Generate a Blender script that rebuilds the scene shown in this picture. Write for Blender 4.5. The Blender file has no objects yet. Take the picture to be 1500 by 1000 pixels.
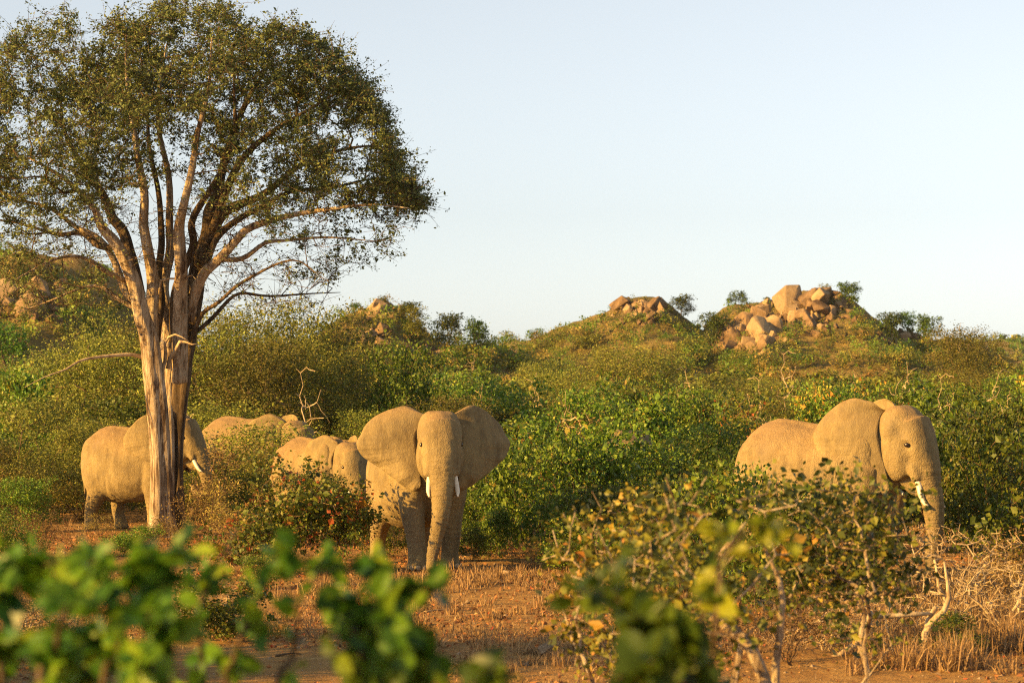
import bpy, bmesh, math, random
import numpy as np
from mathutils import Vector, Matrix, noise

# ------------------------------------------------------------------ camera, sky, sun, exposure
SC = bpy.context.scene
COL = SC.collection
RAD = math.radians
FPX = 3542.0            # focal length in photo pixels (1500 px wide photo): about 85 mm on full frame
CAMH = 2.9              # the photographer sits on an open vehicle
HOR = 585.0             # photo row of the horizon

cam_d = bpy.data.cameras.new('camera')
cam_d.sensor_width = 36.0
cam_d.lens = FPX / 1500.0 * 36.0
cam_d.clip_start = 0.1
cam_d.clip_end = 6000.0
cam_d.dof.use_dof = True
cam_d.dof.focus_distance = 47.0
cam_d.dof.aperture_fstop = 3.5
cam = bpy.data.objects.new('camera', cam_d)
COL.objects.link(cam)
cam.location = (0, 0, CAMH)
cam.rotation_euler = (RAD(90) + math.atan((HOR - 500.0) / FPX), 0, 0)
SC.camera = cam

SUN_AZ = 64.0           # degrees to the left of the direction straight behind the camera
SUN_EL = 17.0
sdir = Vector((-math.sin(RAD(SUN_AZ)) * math.cos(RAD(SUN_EL)), -math.cos(RAD(SUN_AZ)) * math.cos(RAD(SUN_EL)), math.sin(RAD(SUN_EL))))

world = bpy.data.worlds.new('World')
SC.world = world
world.use_nodes = True
wn = world.node_tree.nodes
wl = world.node_tree.links
wn.clear()
wout = wn.new('ShaderNodeOutputWorld')
wbg = wn.new('ShaderNodeBackground')
sky = wn.new('ShaderNodeTexSky')
sky.sky_type = 'NISHITA'
sky.sun_disc = False
sky.sun_elevation = RAD(SUN_EL)
sky.sun_rotation = math.atan2(sdir.x, sdir.y)
sky.altitude = 500
sky.air_density = 0.95
sky.dust_density = 1.0
sky.ozone_density = 1.5
wbg.inputs['Strength'].default_value = 0.068
hs = wn.new('ShaderNodeHueSaturation')          # dusty dry-season air: a paler sky all round
hs.inputs['Saturation'].default_value = 0.30
wl.new(sky.outputs[0], hs.inputs['Color'])
tn_ = wn.new('ShaderNodeMix')
tn_.data_type = 'RGBA'
tn_.blend_type = 'MULTIPLY'
tn_.inputs[0].default_value = 1.0
tn_.inputs[7].default_value = (0.965, 0.995, 1.01, 1)
wl.new(hs.outputs[0], tn_.inputs[6])
wl.new(tn_.outputs[2], wbg.inputs['Color'])
wl.new(wbg.outputs[0], wout.inputs['Surface'])

sun_d = bpy.data.lights.new('sun', 'SUN')
sun_d.energy = 5.0
sun_d.angle = RAD(0.6)
sun_d.color = (1.0, 0.58, 0.14)
sun = bpy.data.objects.new('sun', sun_d)
COL.objects.link(sun)
sun.location = (-60, -40, 40)
sun.rotation_euler = (-sdir).to_track_quat('-Z', 'Y').to_euler()

SC.view_settings.view_transform = 'Standard'
SC.view_settings.look = 'None'
SC.view_settings.exposure = 1.5
SC.view_settings.gamma = 1.0
SC.view_settings.use_curve_mapping = False
SC.cycles.use_denoising = False
SC.cycles.pixel_filter_type = 'BLACKMAN_HARRIS'
SC.cycles.filter_width = 1.15
SC.cycles.max_bounces = 5
SC.cycles.diffuse_bounces = 2
SC.cycles.glossy_bounces = 2
SC.cycles.transmission_bounces = 3
SC.cycles.transparent_max_bounces = 4


def at(px, py, D):
    """photo pixel at distance D along the view axis -> world point"""
    return Vector(((px - 750.0) / FPX * D, D, CAMH + (HOR - py) / FPX * D))


# ------------------------------------------------------------------ helpers
def mesh_np(name, V, F, mats, attrs=None, smooth=False, mat_idx=None):
    """V (n,3); F (m,k) with k 3 or 4 or a list of such arrays"""
    V = np.asarray(V, np.float32)
    Fs = [np.asarray(f, np.int32) for f in (F if isinstance(F, list) else [F])]
    Fs = [f for f in Fs if len(f)]
    loops = np.concatenate([f.ravel() for f in Fs])
    tot = np.concatenate([np.full(len(f), f.shape[1], np.int32) for f in Fs])
    start = np.concatenate([[0], np.cumsum(tot)[:-1]]).astype(np.int32)
    me = bpy.data.meshes.new(name)
    me.vertices.add(len(V))
    me.vertices.foreach_set('co', V.ravel())
    me.loops.add(len(loops))
    me.loops.foreach_set('vertex_index', loops)
    me.polygons.add(len(tot))
    me.polygons.foreach_set('loop_start', start)
    me.polygons.foreach_set('loop_total', tot)
    if mat_idx is not None:
        me.polygons.foreach_set('material_index', np.asarray(mat_idx, np.int32))
    me.update(calc_edges=True)
    me.polygons.foreach_set('use_smooth', np.full(len(tot), bool(smooth)))
    for m in (mats if isinstance(mats, (list, tuple)) else [mats]):
        me.materials.append(m)
    for k, (dom, arr) in (attrs or {}).items():
        a = me.attributes.new(k, 'FLOAT', dom)
        a.data.foreach_set('value', np.asarray(arr, np.float32).ravel())
    return me


def link(name, me, parent=None, loc=None, rot=None, scale=None):
    o = bpy.data.objects.new(name, me)
    COL.objects.link(o)
    if parent is not None:
        o.parent = parent
    if loc is not None:
        o.location = loc
    if rot is not None:
        o.rotation_euler = rot
    if scale is not None:
        o.scale = scale
    return o


def tag(o, label=None, cat=None, group=None, kind=None):
    if label:
        o['label'] = label
    if cat:
        o['category'] = cat
    if group:
        o['group'] = group
    if kind:
        o['kind'] = kind
    return o


def catmull(P, n):
    """resample a polyline of (k,d) control points to n points on a Catmull-Rom curve"""
    P = np.asarray(P, float)
    k = len(P)
    Q = np.vstack([2 * P[0] - P[1], P, 2 * P[-1] - P[-2]])
    t = np.linspace(0, k - 1 - 1e-9, n)
    i = t.astype(int)
    f = (t - i)[:, None]
    a, b, c, d = Q[i], Q[i + 1], Q[i + 2], Q[i + 3]
    return 0.5 * ((2 * b) + (c - a) * f + (2 * a - 5 * b + 4 * c - d) * f ** 2 + (3 * b - a - 3 * c + d) * f ** 3)


def tube_np(path, radii, seg=12, up=(0, 1, 0), cap=True):
    """closed tube round a path; radii (n,) or (n,2): sideways along up / across"""
    P = np.asarray(path, float)
    n = len(P)
    R = np.asarray(radii, float)
    if R.ndim == 1:
        R = np.stack([R, R], 1)
    T = np.gradient(P, axis=0)
    T /= np.linalg.norm(T, axis=1)[:, None] + 1e-9
    U = np.tile(np.asarray(up, float), (n, 1))
    U = U - (U * T).sum(1)[:, None] * T
    U /= np.linalg.norm(U, axis=1)[:, None] + 1e-9
    W = np.cross(T, U)
    a = np.linspace(0, 2 * math.pi, seg, endpoint=False)
    ring = P[:, None, :] + np.cos(a)[None, :, None] * U[:, None, :] * R[:, 0][:, None, None] + np.sin(a)[None, :, None] * W[:, None, :] * R[:, 1][:, None, None]
    V = ring.reshape(-1, 3)
    i = np.arange(n - 1)[:, None] * seg
    j = np.arange(seg)[None, :]
    j2 = (j + 1) % seg
    F = np.stack([i + j, i + j2, i + seg + j2, i + seg + j], -1).reshape(-1, 4)
    if not cap:
        return V, [F]
    V = np.vstack([V, P[0], P[-1]])
    c0, c1 = n * seg, n * seg + 1
    jj = np.arange(seg)
    T0 = np.stack([np.full(seg, c0), (jj + 1) % seg, jj], 1)
    b = (n - 1) * seg
    T1 = np.stack([np.full(seg, c1), b + jj, b + (jj + 1) % seg], 1)
    return V, [F, np.vstack([T0, T1])]


def ell_np(c, r, rot=0.0, nu=20, nv=12):
    """ellipsoid, pitched by rot about Y"""
    th = np.linspace(0, math.pi, nv)[1:-1]
    ph = np.linspace(0, 2 * math.pi, nu, endpoint=False)
    V = np.stack([np.outer(np.sin(th), np.cos(ph)), np.outer(np.sin(th), np.sin(ph)), np.outer(np.cos(th), np.ones(nu))], -1).reshape(-1, 3)
    V = np.vstack([V, [0, 0, 1], [0, 0, -1]]) * np.asarray(r)
    cs, sn = math.cos(rot), math.sin(rot)
    V = V @ np.array([[cs, 0, sn], [0, 1, 0], [-sn, 0, cs]]).T + np.asarray(c)
    m = nv - 2
    i = np.arange(m - 1)[:, None] * nu
    j = np.arange(nu)[None, :]
    j2 = (j + 1) % nu
    F = np.stack([i + j, i + nu + j, i + nu + j2, i + j2], -1).reshape(-1, 4)
    jj = np.arange(nu)
    T = np.vstack([np.stack([np.full(nu, m * nu), jj, (jj + 1) % nu], 1),
                   np.stack([np.full(nu, m * nu + 1), (m - 1) * nu + (jj + 1) % nu, (m - 1) * nu + jj], 1)])
    return V, [F, T]


class Soup:
    """collects pieces of geometry for one mesh"""
    def __init__(self):
        self.V, self.Q, self.T, self.n = [], [], [], 0

    def add(self, vf):
        V, Fs = vf
        for F in Fs:
            (self.Q if F.shape[1] == 4 else self.T).append(F + self.n)
        self.V.append(V)
        self.n += len(V)

    def get(self):
        F = []
        if self.Q:
            F.append(np.vstack(self.Q))
        if self.T:
            F.append(np.vstack(self.T))
        return np.vstack(self.V), F


# ------------------------------------------------------------------ material helpers
class NT:
    def __init__(self, name):
        self.m = bpy.data.materials.new(name)
        self.m.use_nodes = True
        self.t = self.m.node_tree
        self.t.nodes.clear()
        self.out = self.t.nodes.new('ShaderNodeOutputMaterial')

    def n(self, kind, ins=None, **props):
        nd = self.t.nodes.new('ShaderNode' + kind)
        for k, v in props.items():
            setattr(nd, k, v)
        for k, v in (ins or {}).items():
            s = nd.inputs[k]
            if isinstance(v, bpy.types.NodeSocket):
                self.t.links.new(v, s)
            else:
                s.default_value = v
        return nd

    def ramp(self, fac, stops):
        r = self.n('ValToRGB', {0: fac})
        e = r.color_ramp.elements
        while len(e) < len(stops):
            e.new(0.5)
        for el, (p, c) in zip(e, stops):
            el.position = p
            el.color = (c[0], c[1], c[2], 1)
        return r.outputs[0]

    def math(self, op, a, b=0.0, clamp=False):
        return self.n('Math', {0: a, 1: b}, operation=op, use_clamp=clamp).outputs[0]

    def mix(self, fac, a, b, blend='MIX'):
        nd = self.n('Mix', data_type='RGBA', blend_type=blend)
        for s, v in ((0, fac), (6, a), (7, b)):
            if isinstance(v, bpy.types.NodeSocket):
                self.t.links.new(v, nd.inputs[s])
            else:
                nd.inputs[s].default_value = v if s == 0 else (*v, 1)
        return nd.outputs[2]

    def noise(self, vec, scale, detail=4, rough=0.55, dist=0.0):
        return self.n('TexNoise', {'Vector': vec, 'Scale': scale, 'Detail': detail, 'Roughness': rough, 'Distortion': dist}).outputs['Fac']

    def done(self, shader):
        self.t.links.new(shader, self.out.inputs['Surface'])
        return self.m

    def principled(self, col, rough=0.8, normal=None, spec=0.3):
        ins = {'Base Color': col if isinstance(col, bpy.types.NodeSocket) else (*col, 1), 'Roughness': rough, 'Specular IOR Level': spec}
        if normal is not None:
            ins['Normal'] = normal
        return self.done(self.n('BsdfPrincipled', ins).outputs[0])


def mat_skin(name='elephant_skin', rel=0.7):
    k = NT(name)
    tc = k.n('TexCoord').outputs['Object']
    ts = k.n('Attribute', attribute_name='trunk_s').outputs['Fac']
    tm = k.n('Attribute', attribute_name='trunk_m').outputs['Fac']
    big = k.noise(tc, 1.7, 5, 0.6)
    fine = k.noise(tc, 14.0, 5, 0.65)
    streak = k.noise(k.n('Mapping', {'Vector': tc, 'Scale': (6.0, 6.0, 1.6)}).outputs[0], 1.0, 5, 0.65)
    col = k.ramp(k.math('ADD', k.math('ADD', k.math('MULTIPLY', big, 0.45), k.math('MULTIPLY', fine, 0.10)), k.math('MULTIPLY', streak, 0.45)),
                 [(0.36, (0.125, 0.090, 0.042)), (0.47, (0.215, 0.158, 0.070)), (0.60, (0.30, 0.222, 0.098))])
    # old mud in greyer patches, red dust lying on the back and forehead
    mud = k.noise(tc, 0.9, 6, 0.62, 0.4)
    col = k.mix(k.math('MULTIPLY', k.math('SUBTRACT', mud, 0.50, True), 4.0, True), col, (0.145, 0.115, 0.075))
    nz = k.n('SeparateXYZ', {0: k.n('NewGeometry').outputs['Normal']}).outputs[2]
    dust = k.math('MULTIPLY', k.math('MULTIPLY', k.math('SUBTRACT', nz, 0.25, True), 0.9, True), k.math('ADD', big, 0.25))
    col = k.mix(dust, col, (0.36, 0.205, 0.085))
    # creases: stretched cell cracks, with rings round the trunk
    mp = k.n('Mapping', {'Vector': tc, 'Scale': (1.5, 1.5, 0.8)}).outputs[0]
    wob = k.n('TexNoise', {'Vector': tc, 'Scale': 5.0, 'Detail': 3}).outputs['Color']
    mpw = k.n('VectorMath', {0: mp, 1: k.n('VectorMath', {0: wob, 'Scale': 0.35}, operation='SCALE').outputs[0]}, operation='ADD').outputs[0]
    v1 = k.n('TexVoronoi', {'Vector': mpw, 'Scale': 13.0}, feature='DISTANCE_TO_EDGE').outputs['Distance']
    v2 = k.n('TexVoronoi', {'Vector': mpw, 'Scale': 30.0}, feature='DISTANCE_TO_EDGE').outputs['Distance']
    c1 = k.math('MINIMUM', k.math('MULTIPLY', v1, 5.0), 1.0)
    c2 = k.math('MINIMUM', k.math('MULTIPLY', v2, 4.0), 1.0)
    ringn = k.math('ADD', k.math('MULTIPLY', ts, 62.0), k.math('MULTIPLY', fine, 5.0))
    ring = k.math('ABSOLUTE', k.math('SINE', ringn))
    ring = k.math('MULTIPLY', ring, tm)
    h = k.math('ADD', k.math('ADD', k.math('MULTIPLY', c1, 0.40), k.math('MULTIPLY', c2, 0.35)), k.math('MULTIPLY', streak, 0.9))
    h = k.math('ADD', h, k.math('MULTIPLY', fine, 0.30))
    h = k.math('ADD', h, k.math('MULTIPLY', ring, 1.1))
    dark = k.math('MULTIPLY', k.math('SUBTRACT', 1.0, c1), 0.22)
    col = k.mix(dark, col, (0.13, 0.092, 0.055))
    b = k.n('Bump', {'Strength': rel, 'Distance': 0.014, 'Height': h}).outputs[0]
    return k.principled(col, 0.85, b, 0.25)


def mat_plain(name, col, rough, spec=0.3, var=0.25, scale=8.0, bump=0.0):
    k = NT(name)
    tc = k.n('TexCoord').outputs['Object']
    f = k.noise(tc, scale, 5, 0.6)
    c = k.ramp(f, [(0.3, tuple(x * (1 - var) for x in col)), (0.7, tuple(min(1, x * (1 + var)) for x in col))])
    nb = k.n('Bump', {'Strength': 0.6, 'Distance': bump, 'Height': f}).outputs[0] if bump else None
    return k.principled(c, rough, nb, spec)


M = {}
M['skin'] = mat_skin()
M['ear'] = mat_skin('ear_skin', 0.45)
M['ivory'] = mat_plain('tusk_ivory', (0.72, 0.62, 0.45), 0.35, 0.5, 0.15, 9)
M['nail'] = mat_plain('toenail', (0.42, 0.31, 0.18), 0.6, 0.4, 0.2, 12)
M['eye'] = mat_plain('eye_brown', (0.02, 0.012, 0.008), 0.15, 0.5, 0.1)
M['hair'] = mat_plain('tail_hair', (0.02, 0.016, 0.012), 0.7)


# ------------------------------------------------------------------ elephants (local: +X forward, +Y its left, +Z up)
def frame(yaw, pitch, roll=0.0):
    return np.array((Matrix.Rotation(yaw, 3, 'Z') @ Matrix.Rotation(pitch, 3, 'Y') @ Matrix.Rotation(roll, 3, 'X')))


EAR_OUT = [(0.06, 0.50), (-0.10, 0.60), (-0.32, 0.63), (-0.58, 0.53), (-0.80, 0.36), (-0.97, 0.14), (-1.03, -0.04), (-0.96, -0.22), (-0.80, -0.36),
           (-0.60, -0.50), (-0.40, -0.65), (-0.22, -0.77), (-0.06, -0.83), (0.05, -0.78)]
EAR_HINGE = [(0.05, 0.46), (-0.01, 0.40), (-0.03, 0.25), (-0.03, 0.05), (-0.01, -0.15), (0.02, -0.35), (0.05, -0.55), (0.06, -0.74)]


def ear_mesh(name, side, flare, droop=0.0, seed=0, curl=1.0):
    """a broad thin ear; side +1 is the animal's left; flare 0 lies along the neck, 90 stands straight out"""
    rs = np.random.RandomState(seed)
    ns, nt = 72, 26
    O = catmull(EAR_OUT, ns)
    A = catmull(EAR_HINGE, ns)
    s = np.linspace(0, 1, ns)[:, None]
    t = np.linspace(0, 1, nt)[None, :]
    O = O * (1 + 0.018 * np.interp(np.linspace(0, 1, ns), np.linspace(0, 1, 19), rs.randn(19)))[:, None]
    u = A[:, 0][:, None] * (1 - t) + O[:, 0][:, None] * t
    v = A[:, 1][:, None] * (1 - t) + O[:, 1][:, None] * t
    # out-of-plane shape (w > 0 is forward): hollow towards the hinge, rim rolled back, fan-like folds
    w = 0.07 * np.sin(np.clip(t, 0, 1) * math.pi * 0.9) * np.sin(np.clip(s, 0.03, 0.97) * math.pi) - 0.06 * t ** 3 * curl
    ph = rs.rand(4) * 6.28
    fold = np.sin(s * 38 + ph[0] + 1.2 * t) * 0.5 + np.sin(s * 61 + ph[1]) * 0.35 + np.sin(s * 21 + ph[2]) * 0.7
    low = np.clip((s - 0.25) * 2.2, 0.15, 1)
    w = w + 0.027 * fold * np.clip(t * 1.3 - 0.2, 0, 1) * low
    w = w + 0.05 * np.sin(s * 11 + ph[3]) * t ** 2
    w = w - 0.05 * np.clip(0.14 - s, 0, 1) / 0.14 * t ** 1.5      # the top rim folds back
    th = 0.026 * (1 - t) + 0.013 + 0 * s
    edge = np.ones_like(w)
    edge[:, -1] = 0.25
    edge[0, :] = 0.3
    edge[-1, :] = 0.3
    f = RAD(flare)
    # ear plane axes in head space: U points from the tip to the hinge, W is the ear's front
    U = np.array([math.cos(f), -side * math.sin(f), 0.0])
    W = np.array([math.sin(f), side * math.cos(f), 0.0])
    Vv = np.array([-0.18, 0.0, 1.0])
    Vv /= np.linalg.norm(Vv)
    vdr = v + droop * u
    base = np.array([0.10, side * 0.375, 0.24])
    P = base + u[..., None] * U + vdr[..., None] * Vv
    P[..., 1] -= side * 0.20 * np.clip((v - 0.05) / 0.4, 0, 1) ** 1.5 * (1 - t) ** 1.2      # the upper hinge follows the skull inwards
    Pf = P + (w + th * 0.5 * edge)[..., None] * W
    Pb = P + (w - th * 0.5 * edge)[..., None] * W
    V = np.vstack([Pf.reshape(-1, 3), Pb.reshape(-1, 3)])
    i = np.arange(ns - 1)[:, None] * nt
    j = np.arange(nt - 1)[None, :]
    F1 = np.stack([i + j, i + j + 1, i + nt + j + 1, i + nt + j], -1).reshape(-1, 4)
    N = ns * nt
    F2 = F1[:, ::-1] + N
    rim = []
    for a in range(ns - 1):
        rim += [(a * nt + nt - 1, a * nt + nt - 1 + N, (a + 1) * nt + nt - 1 + N, (a + 1) * nt + nt - 1), (a * nt, (a + 1) * nt, (a + 1) * nt + N, a * nt + N)]
    for b in range(nt - 1):
        rim += [(b, b + N, b + 1 + N, b + 1), ((ns - 1) * nt + b, (ns - 1) * nt + b + 1, (ns - 1) * nt + b + 1 + N, (ns - 1) * nt + b + N)]
    F = np.vstack([F1, F2, np.array(rim)])
    if side < 0:
        F = F[:, ::-1]
    at_ = {'trunk_s': ('POINT', np.tile((s * 1.35 + 0.0 * t).ravel(), 2)), 'trunk_m': ('POINT', np.tile(np.clip((t * 1.2 - 0.25) * (0.35 + s), 0, 0.9).ravel(), 2))}
    return V, [F], at_


def make_elephant(name, trunk, head_yaw=0.0, head_pitch=0.0, ears=(70, 70), legs=None, seed=1, tusk=1.0, nails=True, drop=0.0):
    """trunk: list of (x, y, z, r) in the animal's own space, starting at the head's end of the trunk"""
    root = bpy.data.objects.new(name, None)
    COL.objects.link(root)
    S = Soup()
    # torso: x, centre z, half width, half height
    sec = np.array([(-1.40, 1.62, 0.10, 0.16), (-1.34, 1.62, 0.30, 0.40), (-1.18, 1.60, 0.50, 0.68), (-0.92, 1.585, 0.64, 0.86), (-0.55, 1.545, 0.73, 0.905),
                    (-0.10, 1.515, 0.765, 0.865), (0.30, 1.56, 0.72, 0.84), (0.62, 1.66, 0.61, 0.80), (0.90, 1.77, 0.47, 0.68), (1.14, 1.87, 0.37, 0.56), (1.34, 1.93, 0.28, 0.42)])
    sec[-3:, 1] -= np.array([0.25, 0.6, 0.95]) * drop
    cs = catmull(sec, 44)
    path = np.stack([cs[:, 0], 0 * cs[:, 0], cs[:, 1]], 1)
    n, seg = len(cs), 40
    a = np.linspace(0, 2 * math.pi, seg, endpoint=False)
    # cross-section: narrow ridge on top, full belly
    sy = np.sin(a)
    cx = np.cos(a)
    wide = np.where(sy > 0, np.abs(cx) ** 1.0 * (1 - 0.17 * sy ** 2), np.abs(cx) ** 0.92)
    X = np.repeat(path[:, 0][:, None], seg, 1)
    Y = cs[:, 2][:, None] * (np.sign(cx) * wide)[None, :]
    Z = cs[:, 1][:, None] + cs[:, 3][:, None] * sy[None, :]
    V = np.stack([X, Y, Z], -1).reshape(-1, 3)
    i = np.arange(n - 1)[:, None] * seg
    j = np.arange(seg)[None, :]
    j2 = (j + 1) % seg
    F = np.stack([i + j, i + j2, i + seg + j2, i + seg + j], -1).reshape(-1, 4)
    V = np.vstack([V, path[0], path[-1]])
    jj = np.arange(seg)
    T = np.vstack([np.stack([np.full(seg, n * seg), (jj + 1) % seg, jj], 1), np.stack([np.full(seg, n * seg + 1), (n - 1) * seg + jj, (n - 1) * seg + (jj + 1) % seg], 1)])
    S.add((V, [F, T]))
    # shoulder blades, hip bones and the ridge of the back
    for sd in (-1, 1):
        S.add(ell_np((0.66, sd * 0.36, 1.78), (0.34, 0.22, 0.62), 0.12))
        S.add(ell_np((-0.90, sd * 0.33, 1.65), (0.42, 0.25, 0.62), -0.15))
    S.add(tube_np(catmull([(-1.2, 0, 2.10), (-0.85, 0, 2.38), (-0.4, 0, 2.385), (0.1, 0, 2.33), (0.55, 0, 2.42), (0.85, 0, 2.40 - 0.2 * drop), (1.1, 0, 2.36 - 0.8 * drop)], 24),
                  np.interp(np.linspace(0, 1, 24), [0, .2, .5, .8, 1], [.07, .10, .09, .12, .1]), 12))
    # legs
    L = {'fl': (0, 0), 'fr': (0, 0), 'hl': (0, 0), 'hr': (0, 0)}
    L.update(legs or {})
    foot = {}
    for key, (dx, dz) in L.items():
        sd = 1 if key[1] == 'l' else -1
        if key[0] == 'f':
            pts = [(0.72, sd * 0.33, 1.75, 0.30, 0.36), (0.72, sd * 0.37, 1.35, 0.26, 0.33), (0.70 + dx * 0.25, sd * 0.37, 1.02, 0.215, 0.25), (0.73 + dx * 0.55, sd * 0.355, 0.66 + dz * 0.4, 0.175, 0.195),
                   (0.735 + dx * 0.8, sd * 0.35, 0.40 + dz * 0.8, 0.155, 0.165), (0.73 + dx, sd * 0.35, 0.20 + dz, 0.155, 0.165), (0.745 + dx, sd * 0.35, 0.08 + dz, 0.185, 0.20), (0.75 + dx, sd * 0.35, 0.012 + dz, 0.195, 0.21)]
        else:
            pts = [(-0.92, sd * 0.32, 1.65, 0.28, 0.42), (-0.86, sd * 0.38, 1.25, 0.26, 0.38), (-0.80 + dx * 0.3, sd * 0.385, 0.92, 0.22, 0.28), (-0.90 + dx * 0.6, sd * 0.37, 0.60 + dz * 0.4, 0.165, 0.19),
                   (-0.95 + dx * 0.85, sd * 0.36, 0.38 + dz * 0.8, 0.145, 0.155), (-0.93 + dx, sd * 0.36, 0.20 + dz, 0.145, 0.155), (-0.905 + dx, sd * 0.36, 0.08 + dz, 0.165, 0.185), (-0.90 + dx, sd * 0.36, 0.012 + dz, 0.175, 0.20)]
        c = catmull(pts, 34)
        S.add(tube_np(c[:, :3], c[:, 3:5], 22, (0, 1, 0)))
        foot[key] = (pts[-1][0], pts[-1][1], dz)
    # head, in its own turned frame
    J = np.array([1.02, 0.0, 1.95 - drop])
    RM = frame(head_yaw, head_pitch)
    H = Soup()
    H.add(ell_np((0.28, 0, 0.38), (0.40, 0.385, 0.40)))
    for sd in (-1, 1):
        H.add(ell_np((0.25, sd * 0.13, 0.45), (0.31, 0.23, 0.33)))
    H.add(ell_np((0.00, 0, 0.14), (0.48, 0.35, 0.46)))
    fc = catmull([(0.40, 0, 0.52, 0.33, 0.28), (0.53, 0, 0.30, 0.335, 0.24), (0.625, 0, 0.06, 0.30, 0.22), (0.69, 0, -0.16, 0.235, 0.205), (0.735, 0, -0.36, 0.205, 0.19)], 18)
    H.add(tube_np(fc[:, :3], fc[:, 3:5], 22))
    jw = catmull([(0.12, 0, -0.10, 0.25, 0.24), (0.36, 0, -0.30, 0.20, 0.17), (0.52, 0, -0.46, 0.12, 0.11), (0.62, 0, -0.54, 0.06, 0.06)], 14)
    H.add(tube_np(jw[:, :3], jw[:, 3:5], 16))
    for sd in (-1, 1):
        H.add(ell_np((0.28, sd * 0.22, 0.02), (0.30, 0.17, 0.40), -0.2))
        H.add(ell_np((0.50, sd * 0.285, 0.315), (0.13, 0.055, 0.075), 0.3))
        H.add(ell_np((0.47, sd * 0.275, 0.10), (0.14, 0.06, 0.09), 0.5))
        ts = catmull([(0.46, sd * 0.16, 0.02, 0.13), (0.60, sd * 0.19, -0.16, 0.115), (0.69, sd * 0.205, -0.33, 0.085)], 10)
        H.add(tube_np(ts[:, :3], ts[:, 3], 14))
    HV, HF = H.get()
    HV = (HV * np.array([1.0, 1.06, 1.0])) @ RM.T + J
    S.add((HV, HF))
    # trunk from the head's tip along the given path
    Ry = frame(head_yaw, 0.0)
    trunk = [tuple(Ry @ (np.array(q[:3]) - J) + J) + (q[3],) for q in trunk]
    st = np.array([(0.60, 0, 0.12), (0.70, 0, -0.16), (0.745, 0, -0.36)]) @ RM.T + J
    tp = np.vstack([np.hstack([st, [[0.24], [0.225], [0.205]]]), np.array(trunk)])
    tc = catmull(tp, 70)
    side_axis = RM @ np.array([0, 1, 0])
    S.add(tube_np(tc[:, :3], np.stack([tc[:, 3] * 1.06, tc[:, 3] * 0.94], 1), 24, tuple(side_axis)))
    V, F = S.get()
    me = mesh_np(name + '_raw', V, F, M['skin'])
    tmp = link('raw', me)
    rm = tmp.modifiers.new('r', 'REMESH')
    rm.mode = 'VOXEL'
    rm.voxel_size = 0.024
    sm = tmp.modifiers.new('s', 'SMOOTH')
    sm.factor = 0.5
    sm.iterations = 9
    dg = bpy.context.evaluated_depsgraph_get()
    body = bpy.data.meshes.new_from_object(tmp.evaluated_get(dg))
    bpy.data.objects.remove(tmp)
    bpy.data.meshes.remove(me)
    nv = len(body.vertices)
    co = np.empty(nv * 3, np.float32)
    body.vertices.foreach_get('co', co)
    co = co.reshape(-1, 3)
    no = np.empty(nv * 3, np.float32)
    body.vertices.foreach_get('normal', no)
    no = no.reshape(-1, 3)
    # along-the-trunk coordinate for the ring wrinkles
    seglen = np.concatenate([[0], np.cumsum(np.linalg.norm(np.diff(tc[:, :3], axis=0), axis=1))])
    d = np.linalg.norm(co[:, None, :] - tc[None, :, :3], axis=2)
    k = d.argmin(1)
    dmin = d[np.arange(nv), k]
    tm = np.clip(1.6 - dmin / (tc[k, 3] * 1.0 + 1e-6), 0, 1) * np.clip((seglen[k] - 0.10) * 4, 0, 1)
    tm = np.where(dmin < tc[k, 3] * 1.6, tm, 0)
    ts_ = seglen[k] + 0.0
    # folds and lumps in the hide
    disp = np.zeros(nv, np.float32)
    for q in range(nv):
        p = co[q]
        disp[q] = 0.016 * noise.noise((p[0] * 2.3 + seed, p[1] * 2.3, p[2] * 1.6)) + 0.007 * noise.noise((p[0] * 9 + seed, p[1] * 9, p[2] * 3.5))
    disp += 0.0075 * tm * np.sin(ts_ * 62 + 2.0 * np.sin(co[:, 1] * 9))
    knee = np.exp(-((co[:, 2] - 0.62) / 0.16) ** 2) * (np.abs(co[:, 1]) > 0.15) * (dmin > tc[k, 3] * 1.6)
    disp += 0.006 * knee * np.sin(co[:, 2] * 70 + 3 * np.sin(co[:, 0] * 8))
    # hollow temples above the eyes and sockets round them
    hl = (co - J) @ RM
    for sd in (-1, 1):
        disp -= 0.05 * np.exp(-(((hl - np.array([0.40, sd * 0.36, 0.40])) / np.array([0.10, 0.12, 0.11])) ** 2).sum(1))
        disp -= 0.022 * np.exp(-(((hl - np.array([0.53, sd * 0.33, 0.205])) / np.array([0.07, 0.08, 0.05])) ** 2).sum(1))
        disp += 0.018 * np.exp(-(((hl - np.array([0.52, sd * 0.33, 0.285])) / np.array([0.08, 0.08, 0.03])) ** 2).sum(1))
    # ribs and the fold in front of the thigh
    flank = np.clip(1 - np.abs(co[:, 0] + 0.1) / 0.8, 0, 1) * np.clip((np.abs(co[:, 1]) - 0.45) * 4, 0, 1)
    disp += 0.006 * flank * np.sin(co[:, 0] * 22 + co[:, 2] * 3)
    fold = np.exp(-((co[:, 0] + 0.46 - 0.25 * (co[:, 2] - 1.0)) / 0.05) ** 2) * np.clip(1.55 - co[:, 2], 0, 1) * np.clip(np.abs(co[:, 1]) * 3 - 1, 0, 1)
    disp -= 0.035 * fold
    co += no * disp[:, None]
    body.vertices.foreach_set('co', co.ravel())
    for nm, arr in (('trunk_s', ts_), ('trunk_m', tm)):
        at_ = body.attributes.new(nm, 'FLOAT', 'POINT')
        at_.data.foreach_set('value', arr.astype(np.float32))
    body.polygons.foreach_set('use_smooth', np.ones(len(body.polygons), bool))
    body.materials.clear()
    body.materials.append(M['skin'])
    body.name = 'elephant_body'
    link('body', body, root)
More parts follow.
